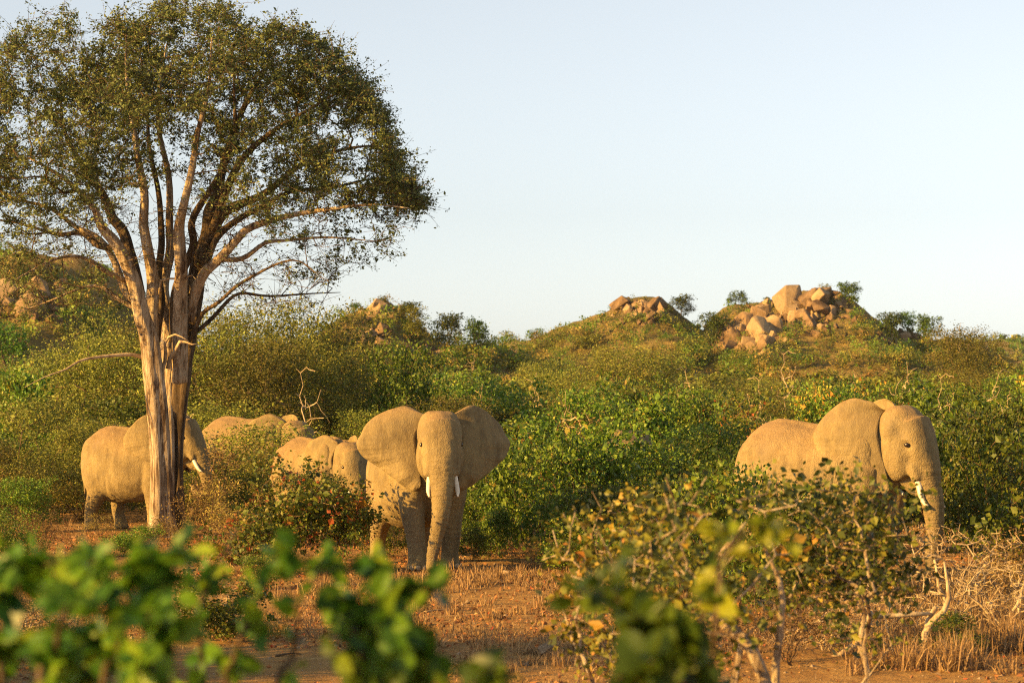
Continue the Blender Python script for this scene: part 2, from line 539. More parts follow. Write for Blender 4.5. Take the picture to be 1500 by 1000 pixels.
    # parts
    for sd, fl in ((1, ears[0]), (-1, ears[1])):
        V, F, at_ = ear_mesh('ear', sd, fl, seed=seed * 7 + sd, curl=1.0)
        link('ear', mesh_np('elephant_ear', V @ RM.T + J, F, M['ear'], at_, smooth=True), root)
        V, F = ell_np((0.535, sd * 0.342, 0.205), (0.045, 0.030, 0.036), 0, 12, 8)
        link('eye', mesh_np('elephant_eye', V @ RM.T + J, F, M['eye'], smooth=True), root)
        tk = catmull([(0.63, sd * 0.195, -0.22, 0.048), (0.72, sd * 0.225, -0.42, 0.046), (0.80, sd * 0.245, -0.42 - 0.20 * tusk, 0.037), (0.80 + 0.13 * tusk, sd * 0.24, -0.42 - 0.32 * tusk, 0.013)], 14)
        V, F = tube_np(tk[:, :3], tk[:, 3], 12)
        link('tusk', mesh_np('elephant_tusk', V @ RM.T + J, F, M['ivory'], smooth=True), root)
    if nails:
        for key, (fx, fy, dz) in foot.items():
            r = 0.195 if key[0] == 'f' else 0.18
            for an in ((-52, -18, 18, 52) if key[0] == 'f' else (-35, 0, 35)):
                c, s_ = math.cos(RAD(an)), math.sin(RAD(an))
                V, F = ell_np((0, 0, 0), (0.022, 0.045, 0.05), 0.25, 10, 6)
                Rz = np.array([[c, -s_, 0], [s_, c, 0], [0, 0, 1]])
                V = V @ Rz.T + np.array([fx + c * (r + 0.005), fy + s_ * (r - 0.012), 0.055 + dz])
                link('toenail', mesh_np('elephant_toenail', V, F, M['nail'], smooth=True), root)
    tl = catmull([(-1.36, 0, 1.85, 0.06), (-1.47, 0.02, 1.55, 0.042), (-1.49, 0.03, 1.15, 0.03), (-1.47, 0.03, 0.85, 0.022)], 16)
    V, F = tube_np(tl[:, :3], tl[:, 3], 10)
    tail = link('tail', mesh_np('elephant_tail', V, F, M['skin'], smooth=True), root)
    tf = Soup()
    rs = np.random.RandomState(seed)
    for q in range(14):
        e = np.array([-1.47, 0.03, 0.55]) + rs.randn(3) * (0.04, 0.04, 0.05)
        b = np.array([-1.47, 0.03, 0.88]) + rs.randn(3) * 0.012
        tf.add(tube_np(catmull([b, (b + e) / 2 + rs.randn(3) * 0.015, e], 5), np.linspace(0.006, 0.001, 5), 4))
    V, F = tf.get()
    link('tail_tuft', mesh_np('tail_tuft', V, F, M['hair']), tail)
    return root


def copy_tree(o, parent=None):
    c = o.copy()
    COL.objects.link(c)
    c.parent = parent
    for ch in o.children:
        copy_tree(ch, c)
    return c


# ------------------------------------------------------------------ terrain
def vnoise(x, y, seed=0):
    """cheap smooth 2-D noise (value noise), arrays in, about -1..1"""
    x = np.asarray(x, float)
    y = np.asarray(y, float)
    xi = np.floor(x).astype(np.int64)
    yi = np.floor(y).astype(np.int64)
    xf, yf = x - xi, y - yi

    def h(a, b):
        v = np.sin(a * 127.1 + b * 311.7 + seed * 74.7) * 43758.5453
        return (v - np.floor(v)) * 2 - 1
    u = xf * xf * (3 - 2 * xf)
    w = yf * yf * (3 - 2 * yf)
    return (h(xi, yi) * (1 - u) + h(xi + 1, yi) * u) * (1 - w) + (h(xi, yi + 1) * (1 - u) + h(xi + 1, yi + 1) * u) * w


def fbm(x, y, octv=4, seed=0):
    s, a = 0.0, 1.0
    for k in range(octv):
        s = s + a * vnoise(np.asarray(x) * 2 ** k, np.asarray(y) * 2 ** k, seed + k * 13)
        a *= 0.5
    return s


def G(x, y):
    x = np.asarray(x, float)
    y = np.asarray(y, float)
    t = np.clip((y - 62.0) / 290.0, 0, 1)
    rise = 4.9 * (t * 0.75 + 0.25 * t * t * (3 - 2 * t))
    und = 0.05 * fbm(x / 7.0, y / 7.0, 3, 3) + 0.5 * np.clip((y - 62) / 60, 0, 1) * fbm(x / 28.0, y / 28.0, 3, 5)
    return rise + und


# each hill: distance of its ridge, depth of its slopes, skyline in photo pixels
HILLS = [
    (215, 42, [(-420, 420), (-250, 385), (-100, 378), (0, 390), (60, 397), (120, 402), (160, 418), (200, 452), (240, 500), (300, 545), (380, 580)]),
    (272, 34, [(380, 560), (450, 508), (500, 466), (522, 456), (545, 449), (570, 448), (590, 456), (612, 474), (640, 494), (690, 508), (730, 520), (820, 560)]),
    (345, 50, [(600, 575), (660, 530), (720, 506), (760, 498), (810, 490), (850, 482), (885, 470), (905, 454), (935, 444), (960, 447), (985, 464), (1010, 482), (1040, 492), (1090, 520), (1150, 560)]),
    (335, 46, [(940, 575), (990, 535), (1020, 505), (1050, 476), (1075, 458), (1110, 452), (1150, 447), (1185, 438), (1212, 435), (1238, 450), (1262, 470), (1290, 490), (1320, 492), (1352, 494), (1385, 506), (1415, 520), (1460, 545), (1530, 575)]),
    (950, 140, [(1000, 565), (1250, 530), (1330, 517), (1400, 508), (1450, 502), (1500, 500), (1650, 495), (1850, 505), (2200, 545)]),
]


def hill_h(k, x, y):
    D, sy, prof = HILLS[k]
    x = np.asarray(x, float)
    y = np.asarray(y, float)
    px = [(p - 750.0) / FPX * D for p, q in prof]
    hz = [CAMH + (HOR - q) / FPX * D for p, q in prof]
    base = float(G(np.array(0.0), np.array(float(D)))) - 1.0
    R = np.interp(x, px, np.array(hz) - base, left=-2, right=-2)
    e = np.abs(y - D) / sy
    fall = np.exp(-e ** 2.2 * np.where(y < D, 0.85, 0.7))
    nz = 1.5 * fbm(x / 10.0 + 5, y / 10.0, 4, 20 + k) + 0.25 * fbm(x / 2.2, y / 2.2, 3, 40 + k)
    return base - 1.0 + (R + 1.0) * fall + nz * np.clip(R * fall / 6.0, 0, 1) - 14.0 * (1 - np.clip(fall * 4, 0, 1)) - 10.0 * np.clip(-R, 0, 1)


def ground_z(x, y):
    z = G(x, y)
    for k in range(len(HILLS)):
        z = np.maximum(z, hill_h(k, x, y))
    return z


GX = np.arange(-140, 140.01, 0.5)
GY = np.arange(10, 470.01, 0.5)
GT = ground_z(*np.meshgrid(GX, GY))


def land(x, y):
    """ground_z from a half-metre table (exact beyond it)"""
    x = np.asarray(x, float)
    y = np.asarray(y, float)
    if y.size == 0 or np.max(y) > 469 or np.min(y) < 10 or np.max(np.abs(x)) > 139:
        return ground_z(x, y)
    fx = (x + 140) * 2
    fy = (y - 10) * 2
    i = fx.astype(int)
    j = fy.astype(int)
    u, v = fx - i, fy - j
    return (GT[j, i] * (1 - u) + GT[j, i + 1] * u) * (1 - v) + (GT[j + 1, i] * (1 - u) + GT[j + 1, i + 1] * u) * v


def cast(px, py, d0=30.0, d1=460.0):
    """where the ray through a photo pixel first meets the land"""
    D = np.arange(d0, d1, 0.5)
    x = (px - 750.0) / FPX * D
    z = CAMH + (HOR - py) / FPX * D
    hit = np.nonzero(z <= land(x, D))[0]
    if len(hit) == 0:
        return None
    d = D[hit[0]]
    return Vector((x[hit[0]], d, float(land(np.array(x[hit[0]]), np.array(d)))))


def on_ground(px, D):
    x = (px - 750.0) / FPX * D
    return Vector((x, D, float(land(np.array(x), np.array(float(D))))))


def grid_mesh(name, xs, ys, fn, mat):
    X, Y = np.meshgrid(xs, ys)
    Z = fn(X, Y)
    V = np.stack([X, Y, Z], -1).reshape(-1, 3)
    nx, ny = len(xs), len(ys)
    i = np.arange(ny - 1)[:, None] * nx
    j = np.arange(nx - 1)[None, :]
    F = np.stack([i + j, i + j + 1, i + nx + j + 1, i + nx + j], -1).reshape(-1, 4)
    return mesh_np(name, V, F, mat, smooth=True)


def mat_soil():
    k = NT('savanna_soil')
    tc = k.n('TexCoord').outputs['Object']
    big = k.noise(tc, 0.35, 5, 0.6)
    mid = k.noise(tc, 3.0, 6, 0.65)
    fine = k.noise(tc, 26.0, 5, 0.7)
    c = k.ramp(k.math('ADD', k.math('MULTIPLY', big, 0.45), k.math('MULTIPLY', mid, 0.55)),
               [(0.32, (0.20, 0.108, 0.038)), (0.46, (0.33, 0.178, 0.058)), (0.58, (0.42, 0.25, 0.085)), (0.72, (0.50, 0.34, 0.13))])
    c = k.mix(k.math('MULTIPLY', k.math('SUBTRACT', 0.62, fine, True), 1.6, True), c, (0.13, 0.07, 0.034))
    h = k.math('ADD', k.math('MULTIPLY', mid, 1.0), k.math('MULTIPLY', fine, 0.35))
    b = k.n('Bump', {'Strength': 0.9, 'Distance': 0.12, 'Height': h}).outputs[0]
    return k.principled(c, 0.95, b, 0.1)


def mat_hill():
    k = NT('hill_slope')
    tc = k.n('TexCoord').outputs['Object']
    big = k.noise(tc, 0.07, 5, 0.6)
    mid = k.noise(tc, 0.55, 6, 0.65)
    fine = k.noise(tc, 3.2, 5, 0.7)
    c = k.ramp(k.math('ADD', k.math('MULTIPLY', big, 0.5), k.math('MULTIPLY', mid, 0.5)),
               [(0.34, (0.09, 0.088, 0.028)), (0.46, (0.20, 0.155, 0.055)), (0.56, (0.30, 0.215, 0.085)), (0.70, (0.38, 0.25, 0.115))])
    c = k.mix(k.math('MULTIPLY', k.math('SUBTRACT', 0.58, fine, True), 2.2, True), c, (0.07, 0.065, 0.025))
    h = k.math('ADD', mid, k.math('MULTIPLY', fine, 0.5))
    b = k.n('Bump', {'Strength': 1.0, 'Distance': 0.9, 'Height': h}).outputs[0]
    return k.principled(c, 0.95, b, 0.05)


def mat_rock(name, cols):
    k = NT(name)
    tc = k.n('TexCoord').outputs['Object']
    oi = k.n('ObjectInfo').outputs['Random']
    geo = k.n('VectorMath', {0: tc, 1: k.n('CombineXYZ', {0: k.math('MULTIPLY', oi, 37.0), 1: oi, 2: k.math('MULTIPLY', oi, 11.0)}).outputs[0]}, operation='ADD').outputs[0]
    mid = k.noise(geo, 2.2, 6, 0.65)
    fine = k.noise(geo, 11.0, 5, 0.7)
    f = k.math('ADD', k.math('MULTIPLY', mid, 0.7), k.math('MULTIPLY', oi, 0.3))
    c = k.ramp(f, [(0.28, cols[0]), (0.48, cols[1]), (0.68, cols[2])])
    c = k.mix(k.math('MULTIPLY', k.math('SUBTRACT', 0.5, fine, True), 2.0, True), c, tuple(x * 0.45 for x in cols[0]))
    b = k.n('Bump', {'Strength': 0.8, 'Distance': 0.12, 'Height': k.math('ADD', mid, k.math('MULTIPLY', fine, 0.4))}).outputs[0]
    return k.principled(c, 0.9, b, 0.15)


def mat_bark(name, cols, vscale=(7, 7, 0.45), rough=0.9, bump=0.03):
    """long vertical strips of bark, lighter where it has peeled"""
    k = NT(name)
    tc = k.n('TexCoord').outputs['Object']
    mp = k.n('Mapping', {'Vector': tc, 'Scale': vscale}).outputs[0]
    a = k.noise(mp, 1.3, 7, 0.7, 0.9)
    f2 = k.noise(k.n('Mapping', {'Vector': tc, 'Scale': tuple(3.2 * v for v in vscale)}).outputs[0], 1.5, 5, 0.7, 0.4)
    b_ = k.noise(tc, 1.1, 4, 0.6)
    f = k.math('ADD', k.math('ADD', k.math('MULTIPLY', a, 0.5), k.math('MULTIPLY', f2, 0.25)), k.math('MULTIPLY', b_, 0.25))
    c = k.ramp(f, [(0.38, tuple(x * 0.55 for x in cols[0])), (0.44, cols[0]), (0.50, cols[1]), (0.60, cols[2])])
    bm = k.n('Bump', {'Strength': 1.0, 'Distance': bump * 1.6, 'Height': k.math('ADD', a, k.math('MULTIPLY', f2, 0.5))}).outputs[0]
    return k.principled(c, rough, bm, 0.15)


def mat_leaf(name, stops, trans=0.26, rough=0.5, objvar=0.46, spec=0.3):
    """leaf colour from a per-leaf number, shifted a little from plant to plant"""
    k = NT(name)
    t = k.n('Attribute', attribute_name='tint').outputs['Fac']
    oi = k.n('ObjectInfo').outputs['Random']
    c = k.ramp(t, stops)
    hsv = k.n('HueSaturation', {'Hue': k.math('ADD', 0.5, k.math('MULTIPLY', k.math('SUBTRACT', oi, 0.5), 0.055)),
                                'Saturation': 1.0,
                                'Value': k.math('ADD', 1.0, k.math('MULTIPLY', k.math('SUBTRACT', oi, 0.5), objvar * 2)), 'Color': c}).outputs[0]
    p = k.n('BsdfPrincipled', {'Base Color': hsv, 'Roughness': rough, 'Specular IOR Level': spec}).outputs[0]
    tr = k.n('BsdfTranslucent', {'Color': hsv}).outputs[0]
    mx = k.n('MixShader', {0: trans, 1: p, 2: tr}).outputs[0]
    return k.done(mx)


M['soil'] = mat_soil()
M['hill'] = mat_hill()
M['rock'] = mat_rock('granite_boulder', [(0.095, 0.058, 0.032), (0.24, 0.158, 0.086), (0.37, 0.265, 0.15)])
M['stone'] = mat_rock('pale_stone', [(0.22, 0.15, 0.09), (0.38, 0.27, 0.17), (0.52, 0.40, 0.27)])
M['bark_pale'] = mat_bark('pale_bark', [(0.10, 0.062, 0.036), (0.33, 0.245, 0.155), (0.55, 0.46, 0.33)])
M['bark_dark'] = mat_bark('dark_bark', [(0.045, 0.030, 0.018), (0.10, 0.068, 0.040), (0.22, 0.155, 0.09)])
M['twig'] = mat_bark('twig_bark', [(0.07, 0.042, 0.022), (0.14, 0.09, 0.05), (0.24, 0.165, 0.095)], (2, 2, 2), bump=0.01)
M['deadwood'] = mat_bark('dead_wood', [(0.26, 0.18, 0.10), (0.40, 0.30, 0.18), (0.54, 0.43, 0.28)], (3, 3, 1), bump=0.01)
GREEN = [(0.0, (0.032, 0.064, 0.007)), (0.35, (0.069, 0.122, 0.012)), (0.7, (0.126, 0.187, 0.017)), (0.93, (0.199, 0.248, 0.024)), (1.0, (0.261, 0.242, 0.036))]
MOPANE = [(0.0, (0.035, 0.071, 0.007)), (0.35, (0.080, 0.133, 0.012)), (0.68, (0.150, 0.205, 0.019)), (0.92, (0.206, 0.252, 0.030)), (1.0, (0.278, 0.205, 0.035))]
RUSTY = [(0.0, (0.040, 0.074, 0.011)), (0.25, (0.097, 0.155, 0.016)), (0.55, (0.194, 0.235, 0.027)), (0.72, (0.285, 0.242, 0.035)), (0.82, (0.342, 0.202, 0.032)), (1.0, (0.410, 0.134, 0.026))]
OLIVE = [(0.0, (0.068, 0.081, 0.013)), (0.4, (0.140, 0.155, 0.023)), (0.75, (0.220, 0.232, 0.035)), (1.0, (0.342, 0.319, 0.054))]
DRY = [(0.0, (0.101, 0.068, 0.019)), (0.4, (0.176, 0.124, 0.030)), (0.75, (0.270, 0.189, 0.049)), (1.0, (0.365, 0.216, 0.061))]
TREE = [(0.0, (0.048, 0.062, 0.019)), (0.4, (0.098, 0.117, 0.033)), (0.75, (0.163, 0.183, 0.048)), (1.0, (0.251, 0.264, 0.081))]
M['leaf_green'] = mat_leaf('bush_leaf_green', GREEN)
M['leaf_mopane'] = mat_leaf('mopane_leaf', MOPANE, 0.3, 0.45)
M['leaf_rusty'] = mat_leaf('rust_tinged_leaf', RUSTY, 0.28)
M['leaf_olive'] = mat_leaf('thorn_bush_leaf', OLIVE, 0.24, 0.6)
M['leaf_dry'] = mat_leaf('dry_leaf', DRY, 0.25, 0.7)
M['leaf_tree'] = mat_leaf('acacia_leaf', TREE, 0.22, 0.55, 0.0)
M['leaf_near'] = mat_leaf('near_mopane_leaf', [(0.0, (0.022, 0.058, 0.008)), (0.35, (0.060, 0.125, 0.010)), (0.6, (0.145, 0.23, 0.014)), (0.95, (0.29, 0.34, 0.02)), (1.0, (0.30, 0.19, 0.03))], 0.45, 0.4, 0.1)
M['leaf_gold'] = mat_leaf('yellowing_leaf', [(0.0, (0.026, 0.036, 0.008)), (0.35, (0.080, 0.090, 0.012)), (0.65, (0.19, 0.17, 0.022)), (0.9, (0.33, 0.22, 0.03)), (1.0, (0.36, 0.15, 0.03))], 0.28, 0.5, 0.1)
M['leaf_lime'] = mat_leaf('yellow_green_leaf', [(0, (0.10, 0.12, 0.012)), (1, (0.26, 0.25, 0.03))], 0.4)
M['straw'] = mat_leaf('dry_grass_straw', [(0.0, (0.17, 0.105, 0.042)), (0.5, (0.31, 0.205, 0.085)), (1.0, (0.46, 0.33, 0.15))], 0.3, 0.7, 0.1)
M['litter'] = mat_leaf('leaf_litter', [(0.0, (0.10, 0.05, 0.022)), (0.4, (0.24, 0.115, 0.045)), (0.7, (0.36, 0.16, 0.05)), (0.9, (0.42, 0.28, 0.13)), (1.0, (0.45, 0.10, 0.03))], 0.15, 0.8, 0.1)

gx = np.concatenate([-np.geomspace(60, 3000, 40)[::-1], np.linspace(-58, 58, 150), np.geomspace(60, 3000, 40)])
gy = np.concatenate([np.linspace(-400, -10, 16), np.linspace(0, 80, 170), np.geomspace(80.8, 4500, 150)])
tag(link('ground', grid_mesh('ground', gx, gy, G, M['soil'])), kind='structure')
for k, (D, sy, prof) in enumerate(HILLS):
    x0 = (prof[0][0] - 750) / FPX * D
    x1 = (prof[-1][0] - 750) / FPX * D
    st = 1.0 if D < 500 else 5.0
    tag(link('hill', grid_mesh('hill', np.arange(x0 - 4, x1 + 4, st), np.arange(D - 2.1 * sy, D + 2.1 * sy, st), lambda X, Y, k=k: hill_h(k, X, Y), M['hill'])), kind='structure')


# ------------------------------------------------------------------ plants
def grow(pos, par, targets, rs, step=0.22, wig=0.10, up=0.15, back=0.25, root=None):
    """join every target point to the nearest piece of the skeleton by a slightly bowed twig. Returns node positions, parents and the tip node of each target"""
    n0 = len(pos)
    cap = n0 + len(targets) * 14 + 16
    P = np.zeros((cap, 3))
    P[:n0] = pos
    PL = np.zeros(cap)                      # path length from the root
    parent = list(par)
    for i in range(n0):
        if parent[i] >= 0:
            PL[i] = PL[parent[i]] + np.linalg.norm(P[i] - P[parent[i]])
    n = n0
    T = np.asarray(targets, float)
    ref = np.asarray(pos, float)
    d0 = np.array([np.linalg.norm(ref - t, axis=1).min() for t in T])
    order = np.argsort(d0)
    tips = np.full(len(T), -1)
    for ti in order:
        t = T[ti]
        dv = t - P[:n]
        d = np.linalg.norm(dv, axis=1)
        # prefer to leave from nodes that lie below the target and do not ask for long detours
        cost = d + back * np.clip(PL[:n] - 0, 0, None) * 0.12 + 0.35 * np.clip(-dv[:, 2], 0, None)
        a = int(cost.argmin())
        dist = d[a]
        m = int(min(10, max(1, round(dist / step))))
        start = P[a].copy()
        pd = start - P[parent[a]] if parent[a] >= 0 else np.array([0, 0, 1.0])
        pd = pd / (np.linalg.norm(pd) + 1e-9)
        ctrl = start + (t - start) * 0.5 + pd * dist * 0.22 + rs.randn(3) * dist * wig + np.array([0, 0, up * dist * 0.3])
        prev = a
        for s in range(1, m + 1):
            f = s / m
            q = (1 - f) ** 2 * start + 2 * f * (1 - f) * ctrl + f * f * t
            if s < m:
                q = q + rs.randn(3) * step * wig * 0.8
            if n >= cap:
                break
            P[n] = q
            PL[n] = PL[prev] + np.linalg.norm(q - P[prev])
            parent.append(prev)
            prev = n
            n += 1
        tips[ti] = prev
    return P[:n], np.array(parent[:n]), tips


def pipe_radii(P, parent, tip_r, expo=2.3, fixed=None):
    n = len(P)
    acc = np.zeros(n)
    for i in range(n - 1, -1, -1):
        if acc[i] == 0:
            acc[i] = tip_r ** expo
        p = parent[i]
        if p >= 0 and p < i:
            acc[p] += acc[i]
    r = acc ** (1 / expo)
    if fixed is not None:
        m = min(len(fixed), n)
        r[:m] = np.maximum(r[:m] * 0, np.asarray(fixed)[:m])
        for i in range(m, n):
            r[i] = min(r[i], r[parent[i]] * 0.85)
    return r


def skin_chains(P, parent, r, seg_fn, smin=0.0):
    """tubes along chains of main children"""
    n = len(P)
    best = np.full(n, -1)
    for i in range(n):
        p = parent[i]
        if p >= 0 and (best[p] < 0 or r[i] > r[best[p]]):
            best[p] = i
    S = Soup()
    for i in range(n):
        p = parent[i]
        if p < 0 or (best[p] == i and parent[p] >= 0):
            continue            # only start a chain at a root or a side branch
        chain = [p, i]
        c = best[i]
        while c >= 0:
            chain.append(c)
            c = best[c]
        rr = r[chain].copy()
        if best[p] != i:
            rr[0] = min(rr[0], rr[1] * 1.25)
        if rr.max() < smin:
            continue
        pts = P[chain]
        d = pts[-1] - pts[0]
        upv = (1, 0, 0) if abs(d[2]) > 0.6 * np.linalg.norm(d) else (0, 0, 1)
        S.add(tube_np(pts, rr, seg_fn(rr.max()), upv, cap=False))
    return S.get()


def leaf_cards(C, size, rs, aspect=0.55, fold=0.25, tilt=1.0, spread=None, size_var=0.35):
    """one folded four-point leaf per centre C"""
    n = len(C)
    d = rs.randn(n, 3)
    d[:, 2] = d[:, 2] * 0.7
    if spread is not None:
        d = d * 0.8 + spread
    d /= np.linalg.norm(d, axis=1)[:, None] + 1e-9
    w = rs.randn(n, 3) * tilt + np.array([0, 0, 0.0])
    w -= (w * d).sum(1)[:, None] * d
    w /= np.linalg.norm(w, axis=1)[:, None] + 1e-9
    nn = np.cross(d, w)
    s = (size * np.exp(rs.randn(n) * size_var))[:, None]
    b = C - d * s * 0.5
    t = C + d * s * 0.5
    l = C + w * s * aspect * 0.5 + nn * s * fold * 0.35
    r = C - w * s * aspect * 0.5 + nn * s * fold * 0.35
    V = np.stack([b, l, t, r], 1).reshape(-1, 3)
    F = np.arange(n * 4).reshape(-1, 4)
    return V, F


def round_leaves(C, D, Nn, size, rs, aspect=0.72):
    """broad leaves with a rounded outline and a folded midrib: 9 points, 8 triangles"""
    n = len(C)
    prof = [(-0.5, 0), (-0.36, 0.30), (-0.05, 0.5), (0.27, 0.36), (0.5, 0.0), (0.27, -0.36), (-0.05, -0.5), (-0.36, -0.30)]
    W = np.cross(Nn, D)
    s = size[:, None]
    pts = [C + 0 * D]
    for a, b in prof:
        pts.append(C + D * a * s + W * b * aspect * s + Nn * (abs(b) * 0.30 - 0.14 * a * a * 4 * 0.5) * s)
    V = np.stack(pts, 1).reshape(-1, 3)
    base = np.arange(n)[:, None] * 9
    tris = []
    for q in range(8):
        tris.append(np.concatenate([base, base + 1 + q, base + 1 + (q + 1) % 8], 1))
    F = np.stack(tris, 1).reshape(-1, 3)
    return V, F


def lobed_targets(n, w, h, rs, lobes=7, low=0.15, flat=0.0, shell=0.45):
    """points through a lumpy crown: a few overlapping lobes, more of them towards the outside"""
    L = []
    for q in range(lobes):
        a = rs.rand() * 6.283
        rr = w * 0.5 * (0.25 + 0.5 * math.sqrt(rs.rand()))
        z = h * (low + (0.92 - low) * rs.rand() ** 0.8)
        k = 1 - 0.5 * max(0, (z / h - 0.55)) * 2
        L.append((rr * math.cos(a) * k, rr * math.sin(a) * k, z, w * (0.15 + 0.13 * rs.rand()), h * (0.13 + 0.13 * rs.rand())))
    out = []
    while len(out) < n:
        l = L[rs.randint(len(L))]
        v = rs.randn(3)
        v /= np.linalg.norm(v)
        v *= rs.rand() ** shell
        p = np.array([l[0] + v[0] * l[3] * 1.25, l[1] + v[1] * l[3] * 1.25, l[2] + v[2] * l[4] * 1.25])
        if p[2] < h * low * 0.5 or p[2] > h * 1.02:
            continue
        out.append(p)
    return np.array(out)


def bush_meshes(seed, w, h, nt, per, size, leafmat, stemmat, stems=5, aspect=0.6, sig=0.13, low=0.15, lobes=8, tip_r=0.004, tint=(0.5, 0.2, 0.14), accent=0.0, seg=4, shell=0.45, split_tint=True):
    rs = np.random.RandomState(seed)
    T = lobed_targets(nt, w, h, rs, lobes, low, shell=shell)
    pos, par = [np.array([0, 0, -0.12])], [-1]
    for q in range(stems):
        a = rs.rand() * 6.283
        lean = 0.18 + 0.4 * rs.rand()
        p = np.array([0.08 * math.cos(a), 0.08 * math.sin(a), 0.0])
        prev = 0
        m = 5
        for s in range(1, m + 1):
            f = s / m
            pos.append(np.array([w * 0.5 * lean * math.cos(a) * f + rs.randn() * 0.04, w * 0.5 * lean * math.sin(a) * f + rs.randn() * 0.04, h * 0.52 * f]))
            par.append(prev)
            prev = len(pos) - 1
    P, pa, tips = grow(pos, par, T, rs, step=max(0.16, h / 12), wig=0.14)
    r = pipe_radii(P, pa, tip_r)
    sv, sf = skin_chains(P, pa, r, lambda m: seg if m < 0.03 else seg + 2)
    stem = mesh_np('bush_stems', sv, sf, stemmat)
    # leaves sit round the last stretch of every twig
    tipn = tips[tips >= 0]
    C, tn = [], []
    for t in tipn:
        p0 = P[t]
        p1 = P[pa[t]] if pa[t] >= 0 else p0
        k = max(2, int(per * (0.5 + rs.rand())))
        f = rs.rand(k)[:, None]
        C.append(p0 * (1 - f * 0.8) + p1 * f * 0.8 + rs.randn(k, 3) * sig * np.array([1, 1, 0.8]))
        base = tint[0] + rs.randn() * tint[1]
        if rs.rand() < accent:
            base = 0.9
        tn.append(np.clip(base + rs.randn(k) * tint[2], 0, 1))
    C = np.vstack(C)
    C[:, 2] = np.maximum(C[:, 2], 0.03)
    V, F = leaf_cards(C, size, rs, aspect)
    leaf = mesh_np('bush_leaves', V, F, leafmat, {'tint': ('FACE', np.concatenate(tn))})
    return stem, leaf


def put_plant(name, meshes, loc, rotz, sc, label, cat, group=None, parts=('stems', 'foliage'), tilt=(0, 0)):
    root = bpy.data.objects.new(name, None)
    COL.objects.link(root)
    root.location = loc
    root.rotation_euler = (tilt[0], tilt[1], rotz)
    root.scale = sc if isinstance(sc, tuple) else (sc, sc, sc)
    for pn, me in zip(parts, meshes):
        if me is not None:
            link(pn, me, root)
    tag(root, label, cat, group)
    return root


# ------------------------------------------------------------------ the tall tree
def limb(pix, D, depth, radii, n=None):
    """a limb through photo pixels; its distance drifts by depth (m) from start to tip"""
    k = len(pix)
    pts = np.array([np.array(at(px, py, D + depth * (i / (k - 1)) ** 1.2)) for i, (px, py) in enumerate(pix)])
    n = n or max(6, int(np.linalg.norm(np.diff(pts, axis=0), axis=1).sum() / 0.16))
    rr = np.interp(np.linspace(0, 1, n), np.linspace(0, 1, len(radii)), radii)
    c = catmull(pts, n)
    rk = np.random.RandomState(int(abs(pix[0][0] * 7 + pix[-1][1])) % 10000)
    kn = max(4, n // 4)
    amp = np.clip((0.16 - rr) * 0.5, 0.004, 0.06)[:, None]
    c = c + catmull(rk.randn(kn, 3), n) * amp * np.clip(np.linspace(0, 6, n), 0, 1)[:, None]
    return np.hstack([c, rr[:, None]])


